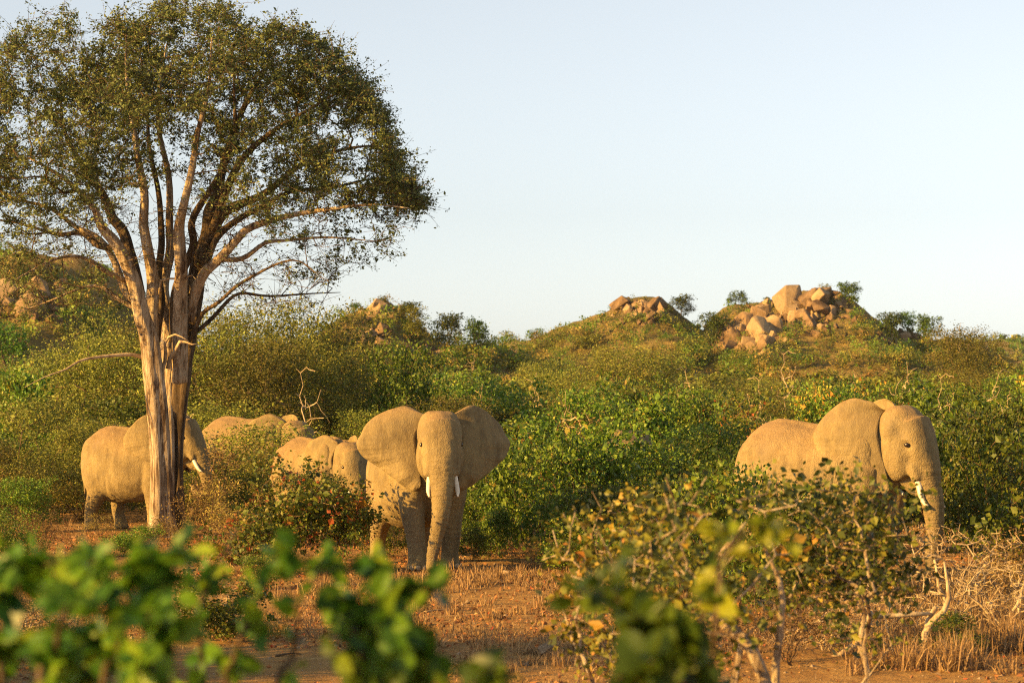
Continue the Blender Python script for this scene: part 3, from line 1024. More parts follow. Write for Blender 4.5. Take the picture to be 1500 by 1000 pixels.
def build_tree():
    rs = np.random.RandomState(11)
    D = 51.0
    foot = on_ground(247, D)
    L = []          # (points, material key, leafy)
    L.append((limb([(238, 802), (238, 786), (238, 762), (237, 690), (231, 600), (225, 545), (219, 498), (207, 461), (193, 405), (170, 358), (149, 334), (128, 305), (92, 268), (45, 232)], D - 0.10, -1.6,
                   [.50, .38, .26, .205, .215, .20, .175, .15, .13, .11, .085, .065, .045, .02]), 'bark_pale', 1))
    L.append((limb([(258, 802), (258, 786), (256, 762), (255, 690), (260, 600), (267, 545), (273, 500), (285, 436), (294, 380), (310, 337), (330, 310), (372, 288), (430, 250), (500, 222), (560, 212)], D + 0.08, 1.4,
                   [.50, .38, .26, .21, .22, .22, .215, .19, .165, .14, .10, .075, .055, .035, .015]), 'bark_dark', 1))
    L.append((limb([(247, 802), (247, 786), (246, 760), (246, 640), (245, 590), (246, 530), (247, 470), (239, 424), (247, 374), (249, 328), (244, 250), (230, 150), (238, 60)], D + 0.16, 1.0,
                   [.46, .36, .26, .23, .20, .17, .14, .11, .09, .075, .055, .04, .018]), 'bark_pale', 1))
    L.append((limb([(222, 530), (223, 467), (223, 405), (217, 355), (209, 312), (203, 250), (194, 180), (180, 105), (175, 50)], D - 0.25, -1.2, [.15, .13, .12, .105, .09, .075, .055, .035, .015]), 'bark_pale', 1))
    L.append((limb([(203, 430), (192, 375), (176, 335), (160, 312), (147, 285), (112, 228), (92, 175), (85, 110)], D - 0.2, 2.4, [.12, .11, .10, .09, .075, .055, .035, .018]), 'bark_dark', 1))
    L.append((limb([(262, 560), (262, 500), (263, 442), (264, 399), (261, 343), (268, 308), (286, 230), (300, 140), (308, 55)], D - 0.05, -2.2, [.17, .16, .14, .125, .105, .09, .065, .04, .015]), 'bark_pale', 1))
    L.append((limb([(276, 470), (286, 424), (299, 402), (322, 380), (344, 355), (366, 331), (420, 312), (480, 302), (545, 300), (598, 308)], D - 0.1, -2.0, [.12, .12, .11, .10, .085, .07, .05, .034, .02, .010]), 'bark_pale', 1))
    L.append((limb([(292, 390), (303, 330), (312, 290), (331, 220), (362, 140), (402, 88)], D + 0.2, 2.2, [.14, .125, .11, .08, .05, .02]), 'bark_dark', 1))
    L.append((limb([(310, 337), (335, 270), (370, 220), (430, 170), (500, 130)], D + 0.3, -1.5, [.10, .085, .065, .04, .018]), 'bark_dark', 1))
    L.append((limb([(276, 500), (284, 492), (298, 464), (322, 442), (347, 411), (378, 396), (430, 380), (472, 396)], D, -2.2, [.05, .05, .045, .04, .034, .028, .018, .008]), 'bark_dark', .25))
    L.append((limb([(278, 490), (286, 484), (316, 458), (347, 437), (380, 433), (430, 430), (497, 432)], D, 1.2, [.05, .048, .042, .035, .028, .02, .008]), 'bark_dark', .25))
    L.append((limb([(199, 430), (186, 408), (160, 396), (125, 380), (75, 386), (20, 404)], D - 0.1, -2.4, [.07, .065, .052, .04, .026, .01]), 'bark_pale', .6))
    L.append((limb([(175, 365), (140, 352), (95, 345), (40, 330), (-20, 320)], D + 0.1, 2.5, [.075, .065, .05, .03, .012]), 'bark_dark', .7))
    L.append((limb([(219, 532), (205, 521), (185, 515), (150, 519), (122, 528), (100, 543), (70, 552), (38, 566)], D - 0.25, -1.6, [.045, .042, .04, .034, .026, .02, .012, .005]), 'deadwood', 0))
    L.append((limb([(246, 540), (250, 515), (262, 500), (277, 508), (286, 500)], D - 0.5, -0.5, [.05, .045, .035, .02, .008]), 'deadwood', 0))
    L.append((limb([(238, 560), (243, 530), (241, 505), (256, 490), (272, 494)], D - 0.45, -0.5, [.045, .04, .03, .022, .008]), 'deadwood', 0))
    L.append((limb([(233, 430), (247, 415), (262, 420), (276, 408), (284, 412)], D - 0.5, -0.4, [.03, .028, .02, .014, .006]), 'deadwood', 0))

    # more slender stems between the main ones
    L.append((limb([(228, 500), (232, 440), (231, 390), (236, 340), (226, 280), (214, 210), (215, 130), (205, 70)], D + 0.15, 1.8, [.10, .09, .08, .07, .058, .045, .03, .012]), 'bark_dark', 1))
    L.append((limb([(255, 500), (256, 430), (274, 370), (284, 320), (322, 250), (345, 170), (350, 90)], D + 0.1, -1.2, [.11, .10, .085, .07, .055, .035, .014]), 'bark_dark', 1))
    L.append((limb([(210, 470), (185, 420), (160, 372), (120, 340), (80, 310), (20, 285), (-40, 250)], D + 0.1, 1.2, [.09, .085, .07, .055, .042, .028, .012]), 'bark_pale', 1))
    L.append((limb([(297, 402), (316, 352), (352, 316), (400, 290), (460, 270), (530, 262), (580, 262)], D + 0.1, 2.4, [.09, .08, .065, .05, .036, .022, .010]), 'bark_dark', 1))
    L.append((limb([(322, 380), (350, 372), (390, 350), (440, 350), (500, 352), (545, 345)], D - 0.2, -1.0, [.06, .055, .042, .03, .018, .008]), 'bark_pale', .6))
    L.append((limb([(207, 455), (172, 440), (140, 420), (105, 425), (60, 446), (20, 470)], D - 0.1, 0.8, [.05, .046, .036, .026, .016, .006]), 'bark_pale', .5))

    root = bpy.data.objects.new('acacia_tree', None)
    COL.objects.link(root)
    root.location = foot
    off = np.array(foot)

    # the fused bole and the main limbs: fluted tubes
    names = {'bark_pale': 'limb', 'bark_dark': 'limb', 'deadwood': 'dead_branch'}
    for q, (pts, mk, leafy) in enumerate(L):
        n = len(pts)
        seg = 22 if pts[:, 3].max() > 0.2 else (14 if pts[:, 3].max() > 0.1 else 8)
        V, F = tube_np(pts[:, :3] - off, pts[:, 3], seg, (0, 1, 0))
        if pts[:, 3].max() > 0.1:
            # flutes and bumps along the stem
            ring = V[:n * seg].reshape(n, seg, 3)
            c = (pts[:, :3] - off)[:, None, :]
            a = np.linspace(0, 6.283, seg, endpoint=False)[None, :]
            s = np.linspace(0, n * 0.16, n)[:, None]
            m = 1 + 0.14 * np.sin(a * 3 + s * 0.3 + q) + 0.09 * np.sin(a * 5 - s * 0.4 + 2 * q) + 0.10 * vnoise(a * 1.5 + q * 9, s * 1.2, q) + 0.05 * vnoise(a * 4 + q * 9, s * 4, q + 5)
            V[:n * seg] = (c + (ring - c) * m[..., None]).reshape(-1, 3)
        nm = 'trunk' if q < 3 else names[mk]
        link(nm, mesh_np('tree_' + nm, V, F, M[mk], smooth=True), root)

    # crown: points between an upper and a lower outline, spread in depth
    tx = [-140, -60, 0, 45, 75, 105, 130, 160, 200, 260, 330, 400, 450, 520, 545, 575, 592, 618]
    ty = [170, 105, 80, 50, 20, 36, 78, 48, 26, 18, 26, 44, 66, 108, 148, 214, 268, 304]
    bx = [-140, 0, 60, 120, 180, 250, 320, 370, 400, 480, 560, 618]
    by = [450, 455, 440, 375, 300, 285, 300, 345, 395, 425, 385, 322]
    T, rim = [], []
    while len(T) < 3200:
        px = rs.uniform(-140, 616)
        top, low = np.interp(px, tx, ty), np.interp(px, bx, by)
        top += 34 * max(0.0, float(vnoise(np.array(px / 27.0), np.array(0.5), 8)))
        low -= 60 * max(0.0, float(vnoise(np.array(px / 33.0), np.array(3.5), 9)))
        f = rs.rand()
        py = top + (low - top) * f
        if rs.rand() < 0.10:
            py = top - 22 * rs.rand() ** 1.5          # sprigs that stick out of the outline
        dens = 1.0 if f < 0.62 else 0.55
        if px > 430 and py > 250:
            dens *= 0.55
        if px > 300 and py > 320:
            dens *= 0.6
        if px < 160 and py > 320:
            dens *= 0.5
        # lumpy crown: skip part of the volume
        half = 3.8 * math.sqrt(max(0.05, 1 - ((px - 245) / 400.0) ** 2)) * math.sqrt(max(0.08, 1 - ((py - 250) / 300.0) ** 2))
        v = rs.uniform(-1, 1)
        dep = half * v
        p = np.array(at(px, py, D + dep))
        lump = noise.noise(Vector(p) * 0.85 + Vector((3.1, 7.7, 1.3)))
        if lump < 0.07 and rs.rand() < 0.92:
            continue
        if rs.rand() > dens:
            continue
        T.append(p)
    bare_from = len(T)
    while len(T) < bare_from + 360:
        px = rs.uniform(20, 480)
        py = rs.uniform(300, 450)
        if abs(px - 245) < 60 and py > 400:
            continue
        T.append(np.array(at(px, py, D + rs.uniform(-2.6, 2.6))))
    pos, par, rad = [], [], []
    for pts, mk, leafy in L:
        if not leafy:
            continue
        s0 = len(pos)
        for i, p in enumerate(pts):
            if pts[i, 2] < 5.4 and leafy == 1:
                continue
            pos.append(p[:3])
            par.append(len(pos) - 2 if len(pos) - 1 > s0 else -1)
            rad.append(p[3])
    P, pa, tips = grow(pos, par, T, rs, step=0.28, wig=0.17, up=0.1, back=0.5)
    n0 = len(pos)
    r = pipe_radii(P, pa, 0.0055, 2.25, rad)
    # limbs are built already: skin only the new branches
    PP, pp, rr = P, pa.copy(), r.copy()
    n = len(PP)
    best = np.full(n, -1)
    for i in range(n0, n):
        p = pp[i]
        if p >= n0 and (best[p] < 0 or rr[i] > rr[best[p]]):
            best[p] = i
    S = Soup()
    for i in range(n0, n):
        p = pp[i]
        if p >= n0 and best[p] == i:
            continue
        ch = [p, i]
        c = best[i]
        while c >= 0:
            ch.append(c)
            c = best[c]
        q = rr[ch].copy()
        q[0] = min(q[0], q[1] * 1.3)
        S.add(tube_np(PP[ch] - off, q, 5 if q.max() > 0.025 else 4, (0, 1, 0), cap=False))
    # leaves and short side twigs
    C, tn = [], []
    for ti, t in enumerate(tips):
        if t < 0:
            continue
        p0, p1 = P[t], P[pa[t]]
        pz = p0
        px = 750 + FPX * pz[0] / pz[1]
        py = HOR - FPX * (pz[2] - CAMH) / pz[1]
        low = np.interp(px, bx, by)
        k = int(70 * (0.5 + rs.rand()))
        if py > low - 60:
            k = int(k * 0.55)
        if ti >= bare_from:
            k = 4 if px > 170 else 16
        base = 0.45 + 0.2 * rs.randn() + (0.25 if (px < 170 and py > 280) else 0)
        nsub = 4
        for s in range(nsub):
            e = p0 + rs.randn(3) * np.array([0.25, 0.25, 0.20]) + (0, 0, 0.06)
            st = p0 * (1 - 0.5 * s / nsub) + p1 * (0.5 * s / nsub)
            S.add(tube_np(np.array([st, (st + e) / 2 + rs.randn(3) * 0.02, e]) - off, [0.005, 0.0042, 0.002], 3, (0, 1, 0), cap=False))
            kk = max(1, k // nsub)
            f = rs.rand(kk)[:, None]
            C.append(st * (1 - f) + e * f + rs.randn(kk, 3) * 0.038)
            tn.append(np.clip(base + 0.15 * rs.randn(kk), 0, 1))
    V, F = S.get()
    link('branches', mesh_np('tree_branches', V, F, M['bark_dark']), root)['kind'] = 'stuff'
    C = np.vstack(C) - off
    V, F = leaf_cards(C, 0.054, rs, 0.55)
    link('crown', mesh_np('tree_crown', V, F, M['leaf_tree'], {'tint': ('FACE', np.concatenate(tn))}), root)
    tag(root, 'tall flat-crowned tree with fused pale and dark trunks and small olive leaves', 'tree')
    return root


build_tree()


# ------------------------------------------------------------------ the elephants
SKIN_GROUP = None
TR_FRONT = [(1.90, -0.03, 1.22, .165), (1.93, -0.08, .85, .132), (1.90, -0.15, .5, .110), (1.88, -0.20, .22, .094), (1.97, -0.22, .07, .08)]
TR_DOWN = [(1.84, -0.02, 1.22, .17), (1.86, -0.02, .85, .14), (1.82, -0.02, .5, .115), (1.80, -0.02, .25, .095), (1.72, -0.02, .14, .075)]
TR_CURL = [(1.93, 0.0, 1.36, .165), (1.98, 0.0, 1.08, .14), (1.86, 0.0, .88, .115), (1.66, 0.0, .94, .09), (1.58, 0, 1.12, .07)]


def place_elephant(o, px, D, heading, scale, label):
    """heading in degrees: 0 walks to the picture's right, -90 towards the camera; px, D locate the middle of the body"""
    p = on_ground(px, D)
    o.location = (p.x, p.y, p.z - 0.01)
    o.rotation_euler = (0, 0, RAD(heading))
    o.scale = (scale,) * 3
    tag(o, label, 'elephant')
    return o


e_front = make_elephant('elephant', TR_FRONT, RAD(-14), 0.0, (66, 78), {'fr': (0.22, 0), 'fl': (-0.06, 0), 'hr': (-0.18, 0), 'hl': (0.15, 0)}, seed=3, tusk=0.75)
place_elephant(e_front, 612, 42.4, -68, 1.0, 'elephant facing us with both ears spread wide, standing on bare ground')
e_tree = make_elephant('elephant', TR_CURL, RAD(0), -0.12, (22, 26), {'fr': (0.0, 0), 'fl': (-0.42, 0.10), 'hr': (-0.12, 0), 'hl': (0.25, 0)}, seed=5, tusk=0.7, nails=False)
place_elephant(e_tree, 200, 53.4, -24, 0.92, 'elephant standing behind the tall tree trunk with its own trunk curled to its mouth')
e_big = make_elephant('elephant', TR_DOWN, RAD(-10), 0.06, (16, 20), {'fr': (0.12, 0), 'fl': (-0.25, 0), 'hr': (-0.2, 0), 'hl': (0.12, 0)}, seed=8, tusk=0.95, nails=False)
place_elephant(e_big, 1205, 38.6, -28, 1.03, 'largest elephant in side view lowering its trunk behind the blurred leafy bush')
e_gen = make_elephant('elephant', TR_DOWN, RAD(-8), 0.12, (14, 16), None, seed=12, tusk=0.6, nails=False, drop=0.30)
place_elephant(e_gen, 466, 50.5, -48, 0.85, 'small elephant with lowered head and short tusk behind the red-leaved bush')
e2 = copy_tree(e_gen)
place_elephant(e2, 368, 60.0, -26, 1.0, 'elephant showing only its rounded back above bushes, next to the tree-trunk elephant')
e4 = copy_tree(e_gen)
place_elephant(e4, 535, 56.0, -10, 0.80, 'shaded elephant half hidden between the small elephant and the one with spread ears')
e7 = copy_tree(e_big)
place_elephant(e7, 1266, 45.5, -80, 0.985, 'elephant whose ear tip alone rises behind the head of the largest elephant')
e8 = copy_tree(e_tree)
place_elephant(e8, 922, 60.0, -84, 0.80, 'elephant almost wholly hidden in thicket with one pale ear tip showing')


# ------------------------------------------------------------------ bush templates (shared mesh data)
TPL = {}
TPL['mopane'] = [bush_meshes(100 + i, 3.2, 2.5, 270, 20, 0.092, M['leaf_mopane'], M['twig'], stems=6, aspect=0.75, sig=0.13, low=0.10, lobes=10, tint=(0.45, 0.2, 0.16), accent=0.03) for i in range(4)]
TPL['green'] = [bush_meshes(130 + i, 3.4, 2.6, 360, 26, 0.070, M['leaf_green'], M['twig'], stems=6, aspect=0.7, sig=0.13, low=0.08, lobes=10, tint=(0.5, 0.2, 0.16)) for i in range(3)]
TPL['rusty'] = [bush_meshes(160 + i, 3.2, 2.2, 300, 20, 0.075, M['leaf_rusty'], M['twig'], stems=7, aspect=0.75, sig=0.13, low=0.08, lobes=9, tint=(0.36, 0.18, 0.12), accent=0.07) for i in range(2)]
TPL['olive'] = [bush_meshes(190 + i, 3.6, 3.0, 420, 30, 0.060, M['leaf_olive'], M['twig'], stems=6, aspect=0.55, sig=0.15, low=0.06, lobes=12, tint=(0.5, 0.18, 0.16)) for i in range(4)]
TPL['tall'] = [bush_meshes(220 + i, 5.2, 5.4, 620, 34, 0.075, M['leaf_olive'], M['twig'], stems=5, aspect=0.55, sig=0.20, low=0.06, lobes=16, tip_r=0.005, tint=(0.55, 0.18, 0.16)) for i in range(3)]
TPL['dry'] = [bush_meshes(250 + i, 2.4, 1.7, 300, 9, 0.050, M['leaf_dry'], M['twig'], stems=9, aspect=0.5, sig=0.09, low=0.08, lobes=8, tip_r=0.004, tint=(0.5, 0.2, 0.2)) for i in range(3)]
TPL['bare'] = [bush_meshes(280 + i, 1.7, 1.15, 520, 2, 0.03, M['straw'], M['deadwood'], stems=9, aspect=0.4, sig=0.05, low=0.05, lobes=9, tip_r=0.0035, shell=0.6) for i in range(2)]
# far-off plants: coarser leaves
TPL['far_green'] = [bush_meshes(310 + i, 3.2, 2.4, 110, 16, 0.16, M['leaf_green'], M['twig'], stems=4, aspect=0.75, sig=0.19, low=0.06, lobes=8, tip_r=0.008, tint=(0.5, 0.2, 0.16), seg=3) for i in range(3)]
TPL['far_olive'] = [bush_meshes(330 + i, 3.4, 2.6, 120, 16, 0.15, M['leaf_olive'], M['twig'], stems=4, aspect=0.7, sig=0.20, low=0.05, lobes=8, tip_r=0.008, tint=(0.5, 0.2, 0.16), seg=3) for i in range(3)]
TPL['far_dry'] = [bush_meshes(350 + i, 2.6, 1.7, 80, 10, 0.14, M['leaf_dry'], M['twig'], stems=5, aspect=0.6, sig=0.17, low=0.05, lobes=7, tip_r=0.008, tint=(0.5, 0.2, 0.16), seg=3) for i in range(2)]
TPL['hill_tree'] = [bush_meshes(370 + i, 4.4, 4.6, 150, 18, 0.17, M['leaf_green'], M['bark_dark'], stems=2, aspect=0.75, sig=0.24, low=0.34, lobes=9, tip_r=0.012, tint=(0.28, 0.16, 0.14), seg=4) for i in range(3)]
TPL['lime_tree'] = [bush_meshes(390, 4.0, 5.4, 170, 18, 0.17, M['leaf_lime'], M['bark_dark'], stems=2, aspect=0.7, sig=0.24, low=0.15, lobes=9, tip_r=0.012, tint=(0.55, 0.2, 0.16), seg=4)]


def bare_tree(seed, w, h, n):
    rs = np.random.RandomState(seed)
    T = lobed_targets(n, w, h, rs, 7, 0.35, shell=0.7)
    pos = [np.array([rs.randn() * 0.04 * q, rs.randn() * 0.04 * q, -0.15 + h * 0.11 * q]) for q in range(6)]
    P, pa, tips = grow(pos, [-1, 0, 1, 2, 3, 4], T, rs, step=0.3, wig=0.16)
    r = pipe_radii(P, pa, 0.014, 2.2)
    V, F = skin_chains(P, pa, r, lambda m: 5)
    return mesh_np('bare_tree', V, F, M['deadwood'])


TPL['snag'] = [bare_tree(400 + i, 3.0, 4.0, 45) for i in range(2)]
RS = np.random.RandomState(77)


def plant(kind, name, px, D, w, h, label, cat='bush', group=None, var=None, rot=None, z=None):
    """a bush w metres wide and h high whose stem stands on the ground under photo column px at distance D"""
    base = {'mopane': (3.2, 2.5), 'green': (3.4, 2.6), 'rusty': (3.2, 2.2), 'olive': (3.6, 3.0), 'tall': (5.2, 5.4), 'dry': (2.4, 1.7), 'bare': (1.7, 1.15), 'far_green': (3.2, 2.4), 'far_olive': (3.4, 2.6),
            'far_dry': (2.6, 1.7), 'hill_tree': (4.4, 4.6), 'lime_tree': (4.0, 5.4), 'snag': (3.0, 4.0)}[kind]
    v = RS.randint(len(TPL[kind])) if var is None else var
    m = TPL[kind][v % len(TPL[kind])]
    p = on_ground(px, D) if z is None else z
    s = w / base[0]
    sz = h / base[1]
    if kind == 'snag':
        o = link(name, m, None, p, (0, 0, RS.rand() * 6.28), (s, s, sz))
        return tag(o, label, cat, group)
    parts = ('trunk', 'crown') if 'tree' in kind else ('stems', 'foliage')
    return put_plant(name, m, p, RS.rand() * 6.28 if rot is None else rot, (s, s, sz), label, cat, group, parts)


# ---- bushes one can tell apart near the elephants
plant('rusty', 'mopane_bush', 424, 41.0, 2.9, 1.95, 'low bush dotted with red and orange leaves in front of the small elephant', var=0, rot=0.4)
plant('rusty', 'mopane_bush', 492, 40.6, 1.3, 1.25, 'small green bush with red leaves touching the small elephant', var=1, rot=2.0)
plant('olive', 'thorn_bush', 372, 56.5, 2.6, 1.65, 'low olive bush in front of the elephant that shows only its back')
plant('green', 'leafy_bush', 452, 48.0, 1.8, 1.4, 'low green bush under the chin of the small elephant', var=1)
plant('dry', 'dry_bush', 305, 49.6, 1.9, 1.9, 'brown twiggy bush at the foot of the tall tree', var=0)
plant('dry', 'dry_bush', 345, 47.5, 1.8, 1.35, 'low brown bush between the tall tree and the red-leaved bush', var=1)
plant('olive', 'thorn_bush', 62, 59.0, 3.4, 2.9, 'dense olive bush behind the rump of the tree-trunk elephant')
plant('green', 'leafy_bush', 30, 52.5, 1.7, 1.15, 'low dark green bush on the bare ground beside the tree-trunk elephant')
plant('dry', 'dry_bush', 118, 57.5, 2.0, 1.4, 'dry golden bush behind the legs of the tree-trunk elephant')
plant('mopane', 'mopane_bush', 778, 45.5, 1.9, 2.35, 'shaded mopane bush beside the spread ear of the facing elephant', var=0)
plant('mopane', 'mopane_bush', 724, 44.6, 0.9, 1.0, 'knee-high leafy bush beside the feet of the facing elephant', var=3)
plant('mopane', 'mopane_bush', 858, 47.5, 2.6, 2.45, 'broad mopane bush between the facing elephant and the blurred bush', var=1)
plant('green', 'leafy_bush', 930, 50.0, 2.4, 1.95, 'green bush below the pale ear tip in the thicket')
plant('mopane', 'mopane_bush', 868, 41.0, 1.6, 0.95, 'low leafy bush at the edge of the bare ground', var=2)
plant('mopane', 'mopane_bush', 935, 40.0, 1.5, 0.85, 'low spreading bush under the blurred bush', var=3)
plant('dry', 'dry_bush', 590, 48.0, 1.6, 0.9, 'low grey-brown bush behind the hind leg of the facing elephant')
plant('green', 'leafy_bush', 1462, 41.0, 2.3, 2.75, 'tall dense green bush beside the trunk of the largest elephant', var=1)
plant('mopane', 'mopane_bush', 1540, 37.0, 2.6, 2.6, 'dense mopane bush right at the edge of the view beyond the dry twigs', var=2)
plant('mopane', 'mopane_bush', 1418, 46.0, 2.4, 2.6, 'mopane bush behind the trunk of the largest elephant', var=0)
plant('green', 'leafy_bush', 1040, 44.0, 2.2, 1.9, 'dark green bush behind the rump of the largest elephant', var=2)
plant('mopane', 'mopane_bush', 1062, 34.0, 1.9, 1.9, 'leafy bush covering the hind legs of the largest elephant', var=1)
plant('mopane', 'mopane_bush', 985, 36.0, 1.8, 1.6, 'small mopane bush in front of the green thicket', var=2)
plant('mopane', 'mopane_bush', 1150, 33.0, 1.6, 1.75, 'leafy bush covering the belly of the largest elephant', var=3)

for i, (px, D, w, h, kd) in enumerate([(692, 43.8, 0.8, 0.6, 'green'), (628, 46.5, 1.5, 0.9, 'dry'), (566, 45.0, 1.2, 0.9, 'green'), (338, 43.0, 1.3, 1.0, 'dry'), (262, 46.0, 1.2, 0.8, 'dry'), (200, 45.0, 1.1, 0.6, 'green'), (148, 50.4, 0.9, 0.5, 'dry'),
                                       (384, 37.5, 0.9, 0.5, 'green'), (832, 43.5, 1.5, 1.15, 'mopane'), (902, 43.0, 1.8, 1.4, 'green'), (958, 38.0, 1.2, 0.95, 'mopane'), (706, 47.5, 1.7, 1.7, 'green'), (225, 49.6, 1.1, 0.5, 'dry'), (70, 47.0, 1.4, 0.8, 'dry'),
                                       (10, 44.0, 1.5, 0.9, 'green'), (770, 41.8, 0.9, 0.55, 'dry')]):
    plant(kd, {'green': 'leafy_bush', 'dry': 'dry_bush', 'mopane': 'mopane_bush'}[kd], px, D, w, h, 'knee-high %s bush growing among the elephants on the open ground' % {'green': 'green', 'dry': 'brown', 'mopane': 'large-leaved'}[kd], 'bush', 'knee-high bushes among the elephants')

# ---- the thicket behind: tall olive trees first, then bushes in rows as far as the hills
for i, (px, D, w, h) in enumerate([(150, 74, 4.6, 4.7), (185, 80, 4.4, 5.6), (95, 84, 4.6, 4.3), (330, 76, 5.0, 5.4), (400, 79, 5.2, 5.9), (468, 81, 5.0, 5.8), (505, 84, 4.2, 4.4), (290, 71, 4.2, 4.8), (365, 70, 4.4, 4.4),
                                   (440, 72, 4.4, 4.6), (228, 76, 4.4, 5.0), (25, 80, 4.4, 3.7), (-30, 76, 4.6, 3.9)]):
    plant('tall', 'thorn_tree', px, D, w, h, 'tall olive thorn tree rising behind the elephants beside the tall tree', 'tree', 'olive thorn trees in the thicket by the tall tree')
plant('green', 'leafy_bush', 575, 72.0, 3.6, 4.3, 'dark green bush taller than its neighbours behind the ear of the facing elephant')
plant('tall', 'thorn_tree', 1418, 120.0, 5.0, 5.3, 'dark rounded tree standing alone above the thicket below the far ridge', 'tree', None)
plant('tall', 'thorn_tree', 925, 118.0, 6.5, 4.4, 'broad olive tree in the thicket below the rocky saddle', 'tree', None)

KIND_TEXT = {'mopane': ('mopane_bush', 'mopane bush in the thicket behind the elephants', 'mopane bushes in the thicket'),
             'green': ('leafy_bush', 'leafy green bush in the thicket behind the elephants', 'green bushes in the thicket'),
             'olive': ('thorn_bush', 'olive small-leaved bush in the thicket behind the elephants', 'olive bushes in the thicket'),
             'dry': ('dry_bush', 'brown dry bush in the thicket behind the elephants', 'dry bushes in the thicket'),
             'rusty': ('rusty_bush', 'rust-tinged bush in the thicket behind the elephants', 'rust-tinged bushes in the thicket'),
             'far_green': ('distant_green_bush', 'green bush on the rising land below the hills', 'green bushes below the hills'),
             'far_olive': ('distant_olive_bush', 'olive bush on the rising land below the hills', 'olive bushes below the hills'),
             'far_dry': ('distant_dry_bush', 'brown bush on the rising land below the hills', 'brown bushes below the hills')}
KEEP_OUT = [(622, 42.4, 2.6), (196, 53.4, 2.3), (1205, 38.6, 2.6), (472, 50.5, 2.0), (378, 60.0, 2.2), (520, 56.0, 2.0), (1282, 45.5, 2.2), (914, 60.0, 1.7), (247, 51.0, 1.0)]
KEEP_XY = [((px - 750) / FPX * D, D, r) for px, D, r in KEEP_OUT]


def free(x, y):
    return all((x - a) ** 2 + (y - b) ** 2 > r * r for a, b, r in KEEP_XY)


def jittered(D0, D1, sp0, sp1, margin):
    """rows of points covering the wedge of land in view between two distances"""
    out = []
    D = D0
    while D < D1:
        sp = sp0 + (sp1 - sp0) * (D - D0) / (D1 - D0)
        half = 0.2118 * D + margin
        x = -half + RS.rand() * sp
        while x < half:
            out.append((x + RS.randn() * sp * 0.22, D + RS.randn() * sp * 0.22))
            x += sp
        D += sp * 0.85
    return out


for x, y in jittered(55.5, 128, 3.1, 4.5, 1.5):
    if not free(x, y):
        continue
    px = 750 + FPX * x / y
    n1 = float(vnoise(np.array(x / 9.0), np.array(y / 14.0), 3))
    u = n1 + 0.55 * RS.randn()
    if y < 66 and px < 620:
        kind = 'olive' if u < 0.3 else ('dry' if u < 0.5 else 'green')
    elif px > 930 and y < 85:
        kind = 'mopane' if u < 0.2 else ('green' if u < 1.0 else 'rusty')
    else:
        kind = 'olive' if u < 0.0 else ('green' if u < 0.32 else ('mopane' if u < 0.62 else ('dry' if u < 1.05 else 'rusty')))
    h = (1.7 + 2.0 * RS.rand() ** 2.0) * (0.75 if kind == 'dry' else 1.0)
    w = 2.7 + 1.3 * RS.rand()
    if y < 64:
        h = min(h, 2.3)
    if 885 < px < 975 and y < 61:
        h = min(h, 1.75)
    nm, lb, gp = KIND_TEXT[kind]
    plant(kind, nm, px, y, w, h, lb, 'bush', gp)

# bare stems and dead trees standing out of the thicket
for i, (px, D, w, h) in enumerate([(448, 66, 1.6, 3.6), (640, 88, 1.6, 3.4), (705, 76, 1.3, 3.2), (790, 92, 1.8, 3.6), (842, 70, 1.4, 3.0), (1010, 96, 1.6, 3.8), (1110, 78, 1.4, 3.4), (1150, 110, 2.0, 4.2), (1240, 84, 1.6, 3.6),
                                   (1320, 100, 1.8, 4.0), (1380, 72, 1.4, 3.4), (1455, 90, 1.8, 3.8), (560, 100, 1.6, 3.6), (268, 64, 1.4, 3.4)]):
    plant('snag', 'bare_tree', px, D, w, h, 'thin leafless grey tree standing in the green thicket behind the elephants', 'tree', 'leafless trees in the thicket')

CTR = {'far_green': 0, 'far_olive': 0, 'far_dry': 0}
stuff_pts = []
for x, y in jittered(128, 330, 4.2, 6.4, 3):
    px = 750 + FPX * x / y
    z = float(land(np.array(x), np.array(y)))
    n1 = float(vnoise(np.array(x / 16.0), np.array(y / 30.0), 9))
    u = n1 + 0.5 * RS.randn()
    kind = 'far_olive' if u < 0.1 else ('far_green' if u < 0.7 else 'far_dry')
    onhill = z > float(G(np.array(x), np.array(y))) + 0.8
    h = (0.9 + 1.1 * RS.rand()) if onhill else (1.7 + 1.3 * RS.rand() ** 1.5)
    w = h * (1.5 + 0.4 * RS.rand()) if not onhill else h * 1.4
    if onhill and RS.rand() < 0.25:
        continue
    if CTR[kind] < 140 and not onhill:
        CTR[kind] += 1
        nm, lb, gp = KIND_TEXT[kind]
        plant(kind, nm, px, y, w, h, lb, 'bush', gp, z=Vector((x, y, z - 0.05)))
    else:
        stuff_pts.append((x, y, z, w, h, kind))


# ---- the hills: boulders, trees, scrub
def rock_mesh(seed, n=16, sub=True, mat='rock'):
    rs = np.random.RandomState(seed)
    bm = bmesh.new()
    for q in range(n):
        v = rs.randn(3)
        v = v / np.abs(v).max() ** 0.75 / np.linalg.norm(v) ** 0.25
        v = v * (0.8 + 0.35 * rs.rand()) * np.array([1.0, 0.85, 0.8])
        bm.verts.new(v * 0.5)
    r = bmesh.ops.convex_hull(bm, input=bm.verts)
    bmesh.ops.delete(bm, geom=[g for g in r['geom_interior'] if isinstance(g, bmesh.types.BMVert)], context='VERTS')
    bmesh.ops.bevel(bm, geom=list(bm.edges), offset=0.022, segments=1, affect='EDGES', profile=0.6)
    me = bpy.data.meshes.new('boulder')
    bm.to_mesh(me)
    bm.free()
    me.materials.append(M[mat])
    return me


ROCKS = [rock_mesh(500 + i, 9 + i % 5) for i in range(10)]
STONES = [rock_mesh(540 + i, 13 + i % 4, mat='stone') for i in range(4)]


